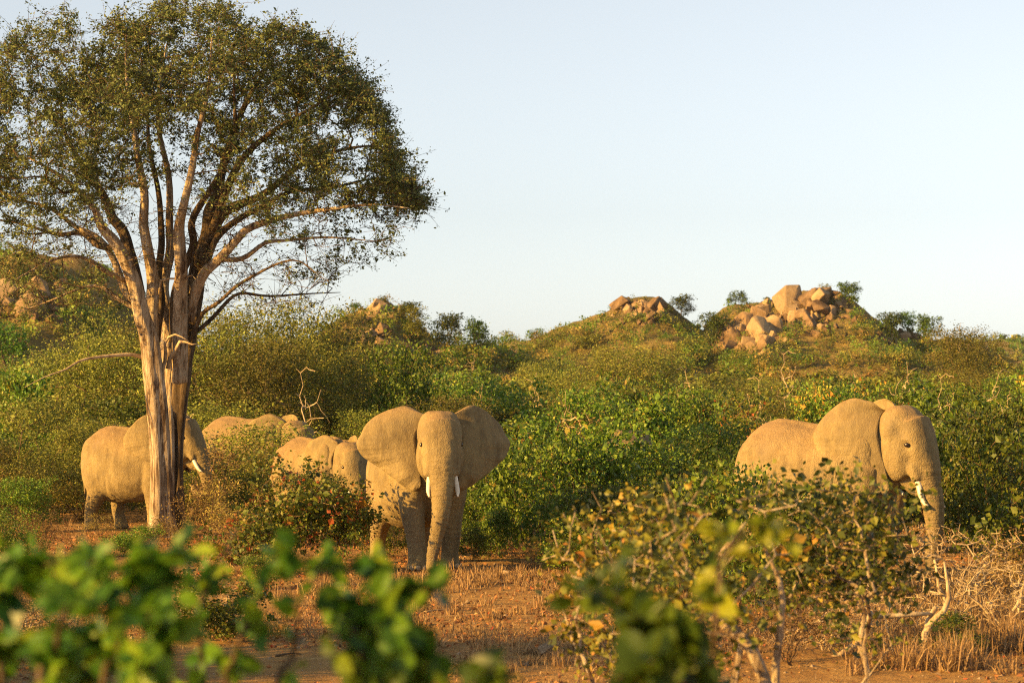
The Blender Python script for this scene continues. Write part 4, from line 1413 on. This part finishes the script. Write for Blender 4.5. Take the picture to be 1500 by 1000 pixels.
def boulder(px, py, size, label, group, sink=0.25, d0=100.0):
    p = cast(px, py, d0)
    if p is None:
        return False
    s = size * min(2.3, math.exp(RS.randn() * 0.52) * 0.8)
    link_o = link('boulder', ROCKS[RS.randint(len(ROCKS))], None, (p.x, p.y - 0.3 * s, p.z + s * (0.40 - sink)), (RS.randn() * 0.35, RS.randn() * 0.35, RS.rand() * 6.28),
                  (s * (0.7 + 0.6 * RS.rand()), s * (0.7 + 0.5 * RS.rand()), s * (0.8 + 0.9 * RS.rand())))
    tag(link_o, label, 'boulder', group)
    return True


PILES = [  # px range, py range (top follows the slope), number, size in metres, label, group
    ((522, 592), (446, 468), 20, 1.0, 'brown boulder on top of the small rocky hill beside the tall tree', 'boulders on top of the small hill'),
    ((528, 572), (486, 516), 28, 1.1, 'orange boulder in the pile on the flank of the small rocky hill', 'boulders on the flank of the small hill'),
    ((575, 668), (512, 532), 12, 0.8, 'pale boulder at the foot of the small rocky hill', 'boulders at the foot of the small hill'),
    ((892, 976), (444, 468), 42, 1.2, 'boulder crowning the rounded hill between the two rocky hills', 'boulders crowning the middle hill'),
    ((1036, 1150), (476, 520), 66, 1.55, 'angular orange boulder in the spill on the lower slope of the highest hill', 'boulders on the lower slope of the highest hill'),
    ((1100, 1246), (437, 486), 84, 1.75, 'angular tan boulder heaped on the crest of the highest hill', 'boulders on the crest of the highest hill'),
    ((1290, 1352), (486, 512), 20, 1.3, 'boulder between the trees on the shoulder of the highest hill', 'boulders on the shoulder of the highest hill'),
    ((-8, 92), (420, 466), 36, 1.1, 'brown boulder on the dark hill beyond the crown of the tall tree', 'boulders on the hill beyond the tall tree'),
]
for (x0, x1), (y0, y1), n, sz, lb, gp in PILES:
    done, tries = 0, 0
    while done < n and tries < n * 6:
        tries += 1
        px = 0.5 * (x0 + x1) + 0.5 * (x1 - x0) * max(-1, min(1, RS.randn() * 0.5))
        py = RS.uniform(y0, y1)
        if sz == 1.75 and py > 462 and px > 1215:
            continue
        done += boulder(px, py, sz, lb, gp)

# smaller broken rock between the boulders
RV, RF, rn = [], [], 0
for (x0, x1), (y0, y1), n, sz, lb, gp in PILES:
    for q in range(int(n * 2.2)):
        p = cast(0.5 * (x0 + x1) + 0.62 * (x1 - x0) * max(-1, min(1, RS.randn() * 0.5)), RS.uniform(y0 - 3, y1 + 8), 100.0)
        if p is None:
            continue
        v = RS.randn(10, 3)
        v = v / np.linalg.norm(v, axis=1)[:, None] * (0.7 + 0.5 * RS.rand(10, 1)) * sz * 0.30 * math.exp(RS.randn() * 0.35)
        bm = bmesh.new()
        for c in v:
            bm.verts.new(c)
        bmesh.ops.convex_hull(bm, input=bm.verts)
        bm.verts.ensure_lookup_table()
        bm.verts.index_update()
        RV.append(np.array([w.co[:] for w in bm.verts]) + np.array(p))
        RF.append(np.array([[w.index for w in f.verts] for f in bm.faces if len(f.verts) == 3]) + rn)
        rn += len(bm.verts)
        bm.free()
tag(link('rubble', mesh_np('rubble', np.vstack(RV), np.vstack(RF), M['rock'])), 'broken tan rock between the boulders of the hills', 'rubble', kind='stuff')

hill_trees = [  # px, py of the foot, width and height in metres, kind, label
    (996, 470, 4.0, 3.6, 'hill_tree', 'dark round tree on the skyline beside the boulders of the rounded hill'),
    (1082, 458, 3.0, 3.0, 'hill_tree', 'small round tree alone on the skyline of the highest hill'),
    (1042, 516, 5.0, 5.0, 'hill_tree', 'dark green tree at the side of the boulder spill'),
    (1203, 442, 3.0, 2.4, 'far_olive', 'olive tree among the topmost boulders of the highest hill'),
    (1238, 456, 4.2, 3.6, 'hill_tree', 'dark tree beside the topmost boulders of the highest hill'),
    (1300, 508, 4.2, 4.2, 'hill_tree', 'dark tree in front of the shoulder boulders of the highest hill'),
    (1330, 494, 3.8, 3.4, 'hill_tree', 'tree behind the shoulder boulders of the highest hill'),
    (1362, 506, 4.2, 4.0, 'hill_tree', 'tree at the outer end of the shoulder of the highest hill'),
    (611, 506, 3.0, 4.0, 'lime_tree', 'bright yellow-green tree on the shaded flank of the small rocky hill'),
    (602, 486, 3.2, 3.0, 'hill_tree', 'dark tree behind the yellow-green tree'),
    (664, 520, 3.8, 4.2, 'hill_tree', 'dark tree in the gap beside the small rocky hill'),
    (690, 522, 4.0, 4.0, 'hill_tree', 'dark spreading tree in the gap beside the rounded hill'),
    (522, 462, 1.6, 1.4, 'hill_tree', 'tiny tree on the skyline of the small rocky hill'),
    (556, 452, 2.0, 1.5, 'far_olive', 'olive bush on the top of the small rocky hill'),
    (100, 470, 2.2, 2.4, 'far_olive', 'pale olive bush on the shaded slope beyond the tall tree'),
    (15, 556, 3.6, 3.9, 'hill_tree', 'green tree with pale stem below the hill beyond the tall tree'),
]
for px, py, w, h, kind, lb in hill_trees:
    p = cast(px, py, 90.0)
    if p is not None:
        plant(kind, 'hill_tree', px, p.y, w, h, lb, 'tree', None, z=p - Vector((0, 0, 0.1)))
for px, py, w, h, lb in [(1404, 530, 3.6, 4.6, 'leafless grey tree at the foot of the highest hill'), (1375, 530, 2.2, 3.0, 'small leafless grey tree beside the taller leafless one'),
                         (754, 533, 2.4, 3.2, 'thin leafless tree below the rounded hill'), (692, 566, 2.0, 3.2, 'leafless pale tree in the thicket behind the facing elephant')]:
    p = cast(px, py, 80.0)
    if p is not None:
        plant('snag', 'bare_tree', px, p.y, w, h, lb, 'tree', None, z=p - Vector((0, 0, 0.1)))

# scrub on the slopes: too much to count
for (x0, x1), (y0, y1), n, sz, lb, gp in PILES:
    for q in range(int(n * 0.45)):
        p = cast(RS.uniform(x0 - 12, x1 + 12), RS.uniform(y0, y1 + 12), 100.0)
        if p is not None:
            h = 0.6 + 0.9 * RS.rand()
            stuff_pts.append((p.x, p.y - 0.5, p.z, h * 1.3, h, 'far_olive' if RS.rand() < 0.55 else 'far_green'))
for k in range(4):
    D, sy, prof = HILLS[k]
    sx, sk = [p for p, q in prof], [q for p, q in prof]
    for q in range((380, 520, 900, 950)[k]):
        px = RS.uniform(max(-40, sx[0]), min(1540, sx[-1]))
        top = np.interp(px, sx, sk)
        py = RS.uniform(top + 1, min(548, top + 110))
        if any(a0 - 3 < px < a1 + 3 and b0 < py < b1 for (a0, a1), (b0, b1), *_r in PILES):
            continue
        p = cast(px, py, 100.0)
        if p is None:
            continue
        h = 0.6 + 1.5 * RS.rand() ** 2
        u = RS.rand()
        stuff_pts.append((p.x, p.y, p.z, h * 1.45, h, 'far_olive' if u < 0.42 else ('far_dry' if u < 0.6 else 'far_green')))
for q in range(420):
    px = RS.uniform(1180, 1540)
    x = (px - 750) / FPX * 950
    y = 950 + RS.uniform(-1.2, 0.2) * 140
    z = float(ground_z(np.array(x), np.array(y)))
    h = 2.0 + 2.2 * RS.rand()
    stuff_pts.append((x, y, z, h * 1.5, h, 'far_olive' if RS.rand() < 0.6 else 'far_green'))

for kind, matk in (('far_green', 'leaf_green'), ('far_olive', 'leaf_olive'), ('far_dry', 'leaf_dry')):
    Cs, tn, sz = [], [], []
    for (x, y, z, w, h, kd) in stuff_pts:
        if kd != kind:
            continue
        n = int(min(190, 28 + 34 * w * h * (0.6 if y < 500 else 0.07)))
        lob = 4
        c = RS.randn(lob, 3) * np.array([w * 0.22, w * 0.22, h * 0.14]) + np.array([0, 0, h * 0.52])
        k = RS.randint(lob, size=n)
        v = RS.randn(n, 3)
        v /= np.linalg.norm(v, axis=1)[:, None]
        p = c[k] + v * (RS.rand(n) ** 0.4)[:, None] * np.array([w * 0.27, w * 0.27, h * 0.33])
        p[:, 2] = np.clip(p[:, 2], 0.02, h * 1.1)
        Cs.append(p + np.array([x, y, z]))
        tn.append(np.clip(0.5 + RS.randn() * 0.22 + RS.randn(n) * 0.16, 0, 1))
        sz.append(np.full(n, (0.20 if y < 500 else 0.6) * min(1.2, max(0.6, h / 2.0))))
    V, F = leaf_cards(np.vstack(Cs), np.concatenate(sz), np.random.RandomState(5), 0.75)
    o = link('scrub', mesh_np('scrub', V, F, M[matk], {'tint': ('FACE', np.concatenate(tn))}))
    tag(o, {'far_green': 'green scrub covering the far slopes', 'far_olive': 'olive scrub covering the far slopes', 'far_dry': 'brown scrub covering the far slopes'}[kind], 'scrub', kind='stuff')


# ------------------------------------------------------------------ ground cover on the bare ground
def blades(C, h, rs, lean=0.5, width=0.012):
    """grass blades: one bent strip of three points each side"""
    n = len(C)
    a = rs.rand(n) * 6.283
    l = np.abs(rs.randn(n)) * lean
    d = np.stack([np.cos(a) * l, np.sin(a) * l, np.ones(n)], 1)
    d /= np.linalg.norm(d, axis=1)[:, None]
    b = rs.rand(n) * 6.283
    w = np.stack([np.cos(b), np.sin(b), 0 * b], 1) * width * (0.6 + 0.8 * rs.rand(n))[:, None] * 0.5
    H = h[:, None]
    m = C + d * H * 0.55
    t = C + d * H + np.stack([np.cos(a), np.sin(a), -0.3 + 0 * a], 1) * H * 0.18 * l[:, None] * 2
    V = np.stack([C - w, C + w, m + w * 0.8, m - w * 0.8, t], 1).reshape(-1, 3)
    i = np.arange(n)[:, None] * 5
    Q = np.concatenate([i, i + 1, i + 2, i + 3], 1)
    T = np.concatenate([i + 3, i + 2, i + 4], 1)
    return V, Q, T


def ground_points(n, D0, D1, rs, fn=None):
    out = np.zeros((0, 3))
    while len(out) < n:
        m = n * 2
        D = np.sqrt(rs.uniform(D0 ** 2, D1 ** 2, m))
        x = rs.uniform(-0.226, 0.226, m) * D
        if fn is not None:
            k = rs.rand(m) < fn(x, D)
            x, D = x[k], D[k]
        out = np.vstack([out, np.stack([x, D, G(x, D)], 1)])
    return out[:n]


def dens_grass(x, y):
    return np.clip(0.10 + 1.0 * vnoise(x / 2.2, y / 3.2, 31) + 0.5 * vnoise(x / 0.5, y / 0.6, 32), 0.02, 1)


rs = np.random.RandomState(900)
C = ground_points(40000, 23, 58, rs, dens_grass)
tufts = ground_points(900, 23, 58, rs, dens_grass)
tk = np.repeat(tufts, 26, 0) + np.concatenate([rs.randn(900 * 26, 2) * 0.055, np.zeros((900 * 26, 1))], 1)
hh = np.concatenate([0.03 + 0.06 * rs.rand(len(C)) ** 2, np.repeat(0.10 + 0.22 * rs.rand(900) ** 1.6, 26) * (0.6 + 0.5 * rs.rand(len(tk)))])
tall = ground_points(520, 25.5, 36, rs, lambda x, y: np.clip((x - 0.128 * y) * 0.6, 0, 1) * np.clip(0.5 + vnoise(x / 0.9, y / 0.9, 51), 0.05, 1))
tl2 = np.repeat(tall, 30, 0) + np.concatenate([rs.randn(520 * 30, 2) * 0.075, np.zeros((520 * 30, 1))], 1)
hh = np.concatenate([hh, np.repeat(0.15 + 0.36 * rs.rand(520) ** 1.4, 30) * (0.5 + 0.6 * rs.rand(len(tl2)))])
V, Q, T = blades(np.vstack([C, tk, tl2]), hh, rs, 0.55, 0.013)
tn = np.clip(0.5 + 0.25 * rs.randn(len(hh)), 0, 1)
tag(link('dry_grass', mesh_np('dry_grass', V, [Q, T], M['straw'], {'tint': ('FACE', np.concatenate([tn, tn]))})), 'short straw-coloured dry grass over the bare ground', 'grass', kind='stuff')

C = ground_points(26000, 23, 58, rs, lambda x, y: np.clip(0.35 + 0.8 * vnoise(x / 1.1, y / 1.5, 41), 0.05, 1))
C[:, 2] += 0.012
V, F = leaf_cards(C, 0.05, rs, 0.6, 0.5)
tag(link('leaf_litter', mesh_np('leaf_litter', V, F, M['litter'], {'tint': ('FACE', np.clip(0.5 + 0.25 * rs.randn(len(C)), 0, 1))})), 'fallen brown and orange leaves scattered over the soil', 'leaf litter', kind='stuff')

# pebbles: octahedra, squashed and turned
C = ground_points(5200, 23, 58, rs)
n = len(C)
o8 = np.array([(1, 0, 0), (-1, 0, 0), (0, 1, 0), (0, -1, 0), (0, 0, 0.7), (0, 0, -0.7)])
tri = np.array([(0, 2, 4), (2, 1, 4), (1, 3, 4), (3, 0, 4), (2, 0, 5), (1, 2, 5), (3, 1, 5), (0, 3, 5)])
V = C[:, None, :] + o8[None] * (0.010 + 0.03 * rs.rand(n) ** 3)[:, None, None] * (0.6 + 0.7 * rs.rand(n, 6, 1))
F = (np.arange(n)[:, None, None] * 6 + tri[None]).reshape(-1, 3)
tag(link('gravel', mesh_np('gravel', V.reshape(-1, 3), F, M['stone'])), 'small tan pebbles scattered over the soil', 'gravel', kind='stuff')

for px, py, s, lb in [(802, 962, 0.26, 'pale block of stone on the bare ground near the dry grass tufts'), (742, 843, 0.16, 'orange stone beside the feet of the facing elephant'),
                      (590, 955, 0.17, 'pale stone among the blurred leaves on the ground'), (685, 882, 0.10, 'small brown stone on the bare ground'), (705, 862, 0.09, 'small tan stone lying behind the small brown stone'),
                      (138, 770, 0.30, 'white-grey stone at the hind foot of the tree-trunk elephant'), (125, 763, 0.36, 'larger grey stone behind the tree-trunk elephant'), (770, 975, 0.10, 'dark stone in the shaded strip of ground')]:
    D = FPX * CAMH / (py - HOR)
    p = on_ground(px, D)
    o = link('stone', STONES[RS.randint(4)], None, (p.x, p.y, p.z + s * 0.22), (RS.randn() * 0.2, RS.randn() * 0.2, RS.rand() * 6.28), (s, s * 0.9, s * 0.8))
    tag(o, lb, 'stone')

# dead sticks lying about
for i in range(16):
    px, py = RS.uniform(330, 1000), RS.uniform(845, 990)
    D = FPX * CAMH / (py - HOR)
    p = on_ground(px, D)
    a = RS.rand() * 3.14
    ln = 0.25 + 0.5 * RS.rand()
    e = np.array([math.cos(a), math.sin(a) * 0.9, 0.0]) * ln
    pts = catmull([np.zeros(3) + (0, 0, 0.012), e * 0.5 + RS.randn(3) * (0.04, 0.04, 0) + (0, 0, 0.03), e + (0, 0, 0.012)], 9)
    V, F = tube_np(pts, np.linspace(0.014, 0.006, 9), 6, (0, 0, 1))
    tag(link('dead_stick', mesh_np('dead_stick', V, F, M['deadwood' if i % 2 else 'twig'], smooth=True), None, p), 'thin dead stick lying on the bare orange ground', 'stick', 'dead sticks on the bare ground')

# dry twigs and branches
for i, (px, D, w, h, lb) in enumerate([(1395, 30.0, 1.9, 1.30, 'tangle of bare pale twigs under the trunk of the largest elephant'), (1300, 29.0, 1.6, 1.0, 'arching bare twigs in front of the front foot of the largest elephant'),
                                       (1470, 29.0, 1.7, 0.95, 'low brown tangle of twigs at the edge of the dense mopane bush'), (1210, 27.5, 1.4, 0.8, 'low tangle of twigs beneath the blurred bush'),
                                       (60, 28.0, 1.5, 0.62, 'low brown twig tangle behind the blurred leaves by the tree-trunk elephant'), (300, 31.0, 1.2, 0.7, 'dark twig tangle on the bare ground in front of the red-leaved bush')]):
    plant('bare', 'twig_bush', px, D, w, h, lb, 'bush')
plant('dry', 'dry_bush', 1440, 33.0, 2.2, 1.1, 'low brown bush below the dense mopane bush')
plant('dry', 'dry_bush', 1150, 26.5, 1.6, 0.9, 'brown bush at the foot of the blurred bush')
plant('dry', 'dry_bush', 20, 26.5, 1.5, 0.75, 'dry brown bush under the blurred leaves')
plant('mopane', 'mopane_bush', 310, 29.5, 1.5, 0.85, 'low dark bush on the bare ground under the blurred leaves')
plant('mopane', 'mopane_bush', 1385, 27.2, 0.8, 0.45, 'small green sprig bush beside the slanting pale branch')


def stick(name, pix, D, radii, label, depth=0.0, mat='deadwood'):
    pts = limb(pix, D, depth, radii)
    o = pts[0, :3].copy()
    V, F = tube_np(pts[:, :3] - o, pts[:, 3], 8, (0, 1, 0))
    return tag(link(name, mesh_np(name, V, F, M[mat], smooth=True), None, Vector(o)), label, 'branch')


stick('fallen_branch', [(1262, 905), (1290, 901), (1320, 899), (1350, 897), (1369, 895)], 27.15, [.028, .03, .028, .024, .018], 'pale straight dead branch lying level across the twigs', 0.08)
stick('forked_branch', [(1349, 985), (1358, 940), (1366, 900), (1370, 860), (1373, 815)], 27.2, [.045, .042, .036, .026, .010], 'upright pale dead stem standing in the twig tangle', 0.1)
stick('leaning_branch', [(1382, 985), (1362, 955), (1364, 915), (1366, 895)], 27.25, [.036, .034, .03, .026], 'leaning pale stem propped against the upright dead stem', 0.0)
stick('slanting_branch', [(1200, 972), (1218, 950), (1244, 926), (1258, 905), (1272, 897)], 27.0, [.04, .04, .042, .036, .022], 'crooked pale branch joining the level dead branch', 0.2)


# ------------------------------------------------------------------ blurred plants close to the camera
def spray(name, stems, leaf_n, leaf_size, label, seed, mat='leaf_near', tint=(0.5, 0.22), foot_px=None, spread=0.10, droop=0.2, stemr=0.008, twigs=6):
    """a leafy mopane shrub whose shoots pass through given photo points; every shoot runs down to a common foot on the ground.
    stems: list of (list of (px, py), D)"""
    rs = np.random.RandomState(seed)
    Ds = np.mean([d for _, d in stems])
    foot = on_ground(foot_px, Ds)
    off = np.array(foot)
    S = Soup()
    C, Dn, Nn, sz, tn = [], [], [], [], []
    for pix, D in stems:
        pts = np.array([np.array(at(px, py, D + rs.randn() * 0.08)) for px, py in pix])
        low = pts[0].copy()
        mid = off * 0.55 + low * 0.45
        mid[2] = off[2] + (low[2] - off[2]) * 0.55
        full = catmull(np.vstack([off, mid, pts]), 30)
        rr = np.linspace(stemr * 1.3, stemr * 0.3, 30)
        S.add(tube_np(full - off, rr, 7, (0, 1, 0)))
        body = catmull(pts, 40)
        axis = [body]
        for q in range(twigs):
            i = rs.randint(6, 40)
            dirv = rs.randn(3) * np.array([1, 1, 0.7])
            dirv /= np.linalg.norm(dirv)
            ln = spread * (0.6 + 0.9 * rs.rand())
            tw = catmull([body[i], body[i] + dirv * ln * 0.5 + np.array([0, 0, 0.02]), body[i] + dirv * ln], 10)
            S.add(tube_np(tw - off, np.linspace(stemr * 0.35, stemr * 0.15, 10), 5, (0, 1, 0)))
            axis.append(tw)
        for ax in axis:
            m = int(leaf_n * len(ax) / 40.0 * (1.0 if len(ax) == 40 else 1.6))
            for q in range(m):
                p = ax[min(len(ax) - 1, int(len(ax) * rs.rand() ** 0.8))]
                for sgn in (-1, 1):
                    d = rs.randn(3)
                    d[2] = d[2] * 0.6 - droop
                    d /= np.linalg.norm(d)
                    nn = rs.randn(3) + np.array([-0.6, -0.5, 0.3])
                    nn -= nn.dot(d) * d
                    nn /= np.linalg.norm(nn)
                    s = leaf_size * math.exp(rs.randn() * 0.22)
                    C.append(p + d * s * 0.55 - off)
                    Dn.append(d)
                    Nn.append(nn)
                    sz.append(s)
                    tn.append(np.clip(tint[0] + tint[1] * rs.randn(), 0, 0.95))
    V, F = round_leaves(np.array(C), np.array(Dn), np.array(Nn), np.array(sz), rs)
    root = bpy.data.objects.new(name, None)
    COL.objects.link(root)
    root.location = foot
    sv, sf = S.get()
    link('stems', mesh_np('shoot_stems', sv, sf, M['bark_dark'], smooth=True), root)
    link('foliage', mesh_np('shoot_leaves', V, F, M[mat], {'tint': ('FACE', np.repeat(np.array(tn), 8))}), root)
    tag(root, label, 'bush')
    return root


spray('mopane_shoot', [([(-30, 1040), (-10, 958), (20, 878), (50, 838), (90, 818)], 5.2), ([(60, 1040), (80, 968), (95, 898), (120, 848), (140, 818)], 5.0), ([(150, 1040), (170, 968), (190, 898), (225, 838), (262, 808)], 5.1),
                       ([(200, 1050), (220, 998), (235, 938), (240, 898)], 4.9), ([(10, 1050), (0, 948), (-20, 868), (-25, 818)], 5.6), ([(130, 1040), (110, 988), (130, 938), (180, 918)], 5.3)],
      15, 0.056, 'blurred leafy green shoots in front of the tree-trunk elephant', 61, foot_px=110, spread=0.075)
spray('mopane_shoot', [([(330, 1060), (345, 960), (375, 880), (400, 830), (410, 800)], 5.6), ([(400, 1060), (430, 960), (440, 880), (470, 840), (530, 825)], 5.5), ([(300, 1060), (300, 980), (290, 900), (310, 850), (350, 770)], 6.0)],
      9, 0.058, 'thin blurred green shoot hanging before the red-leaved bush', 62, foot_px=360, spread=0.07, twigs=3)
spray('mopane_shoot', [([(560, 1060), (560, 980), (555, 910), (585, 870), (650, 850)], 5.4), ([(520, 1060), (530, 960), (520, 890), (500, 870)], 5.3), ([(600, 1060), (615, 1000), (600, 950), (570, 900)], 5.2)],
      15, 0.060, 'blurred dark green shoot below the feet of the facing elephant', 63, foot_px=560, spread=0.08, tint=(0.35, 0.2), twigs=4)
spray('mopane_shoot', [([(680, 1070), (690, 1010), (700, 985)], 5.0), ([(600, 1080), (560, 1010), (520, 990)], 5.0), ([(740, 1080), (720, 1000), (690, 975)], 5.1)], 9, 0.055, 'blurred leaf tips at the bottom before the shaded ground', 64, foot_px=640, spread=0.06, tint=(0.3, 0.15), twigs=3)
spray('mopane_shoot', [([(960, 1060), (955, 990), (945, 930), (910, 880), (875, 865)], 5.3), ([(1000, 1060), (990, 980), (960, 920), (930, 900)], 5.2), ([(900, 1060), (930, 1000), (960, 960)], 5.0), ([(1050, 1060), (1020, 1000), (990, 960)], 5.4)],
      17, 0.060, 'blurred dark green shoot below the blurred bush', 65, foot_px=970, spread=0.09, tint=(0.28, 0.16), twigs=5)
spray('mopane_shoot', [([(1040, 1060), (1050, 900), (1060, 820), (1090, 780), (1125, 768)], 6.2), ([(1010, 1060), (1030, 900), (1050, 820), (1060, 770)], 6.4)],
      7, 0.060, 'few large blurred lime leaves in front of the blurred bush', 66, foot_px=1030, spread=0.08, tint=(0.7, 0.2), twigs=3)


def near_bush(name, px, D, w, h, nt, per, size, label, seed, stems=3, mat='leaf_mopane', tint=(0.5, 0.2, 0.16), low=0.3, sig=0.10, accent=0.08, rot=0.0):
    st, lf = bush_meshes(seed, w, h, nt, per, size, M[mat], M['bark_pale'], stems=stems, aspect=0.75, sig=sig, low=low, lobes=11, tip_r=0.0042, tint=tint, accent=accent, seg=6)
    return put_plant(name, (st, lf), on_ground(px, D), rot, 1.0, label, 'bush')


nb = near_bush('mopane_bush', 1010, 14.5, 1.7, 2.42, 160, 12, 0.050, 'blurred bush with pale forked stems and yellowing leaves', 71, stems=2, mat='leaf_gold', tint=(0.42, 0.22, 0.14), low=0.60, accent=0.02)
for pix, rr in (([(1150, 1290), (1135, 1130), (1108, 1000), (1075, 930), (1040, 880), (1052, 815), (1075, 760)], [.045, .042, .038, .034, .03, .02, .008]),
                ([(1150, 1290), (1138, 1130), (1128, 1000), (1142, 930), (1150, 880), (1130, 820)], [.036, .032, .026, .022, .016, .006])):
    pts = limb(pix, 14.4, 0.1, rr)
    V, F = tube_np(pts[:, :3] - np.array(nb.location), pts[:, 3], 12, (0, 1, 0))
    link('stem', mesh_np('bush_stem', V, F, M['bark_pale'], smooth=True), nb)
near_bush('mopane_bush', 1238, 19.5, 1.75, 2.34, 205, 19, 0.050, 'bush with shade tinted into its dark leaves hiding the front legs of the largest elephant', 72, stems=3, mat='leaf_gold', tint=(0.28, 0.2, 0.13), low=0.60, accent=0.01)  # low tint darkens the leaf colour in place of shade falling on this bush
near_bush('mopane_bush', 890, 17.5, 1.0, 2.25, 150, 12, 0.050, 'slender blurred bush with golden leaf tips', 73, stems=2, mat='leaf_gold', tint=(0.55, 0.18, 0.13), low=0.55, accent=0.04)

# bushes just outside the view to the sun's side: their shade falls across the near ground
for i, (x, y, w, h) in enumerate([(-7.6, 24.3, 3.0, 3.3), (-8.0, 23.0, 3.0, 3.4), (-12.5, 22.8, 4.0, 4.4)]):
    px = 750 + FPX * x / y
    plant('green', 'leafy_bush', px, y, w, h, 'leafy bush just outside the view whose shade crosses the near ground', 'bush', 'bushes shading the near ground')


# ------------------------------------------------------------------ the dusty air
def air():
    x0, x1, y0, y1, z0, z1 = -420.0, 620.0, -60.0, 1350.0, -4.0, 62.0
    V = [(x0, y0, z0), (x1, y0, z0), (x1, y1, z0), (x0, y1, z0), (x0, y0, z1), (x1, y0, z1), (x1, y1, z1), (x0, y1, z1)]
    F = np.array([(0, 3, 2, 1), (4, 5, 6, 7), (0, 1, 5, 4), (1, 2, 6, 5), (2, 3, 7, 6), (3, 0, 4, 7)])
    k = NT('dusty_air')
    v = k.n('VolumePrincipled', {'Color': (0.85, 0.88, 0.92, 1), 'Density': 0.00006, 'Anisotropy': 0.2}).outputs[0]
    k.t.links.new(v, k.out.inputs['Volume'])
    tag(link('haze', mesh_np('haze', V, F, k.m)), 'thin dusty haze over the bush', 'haze', kind='stuff')


air()
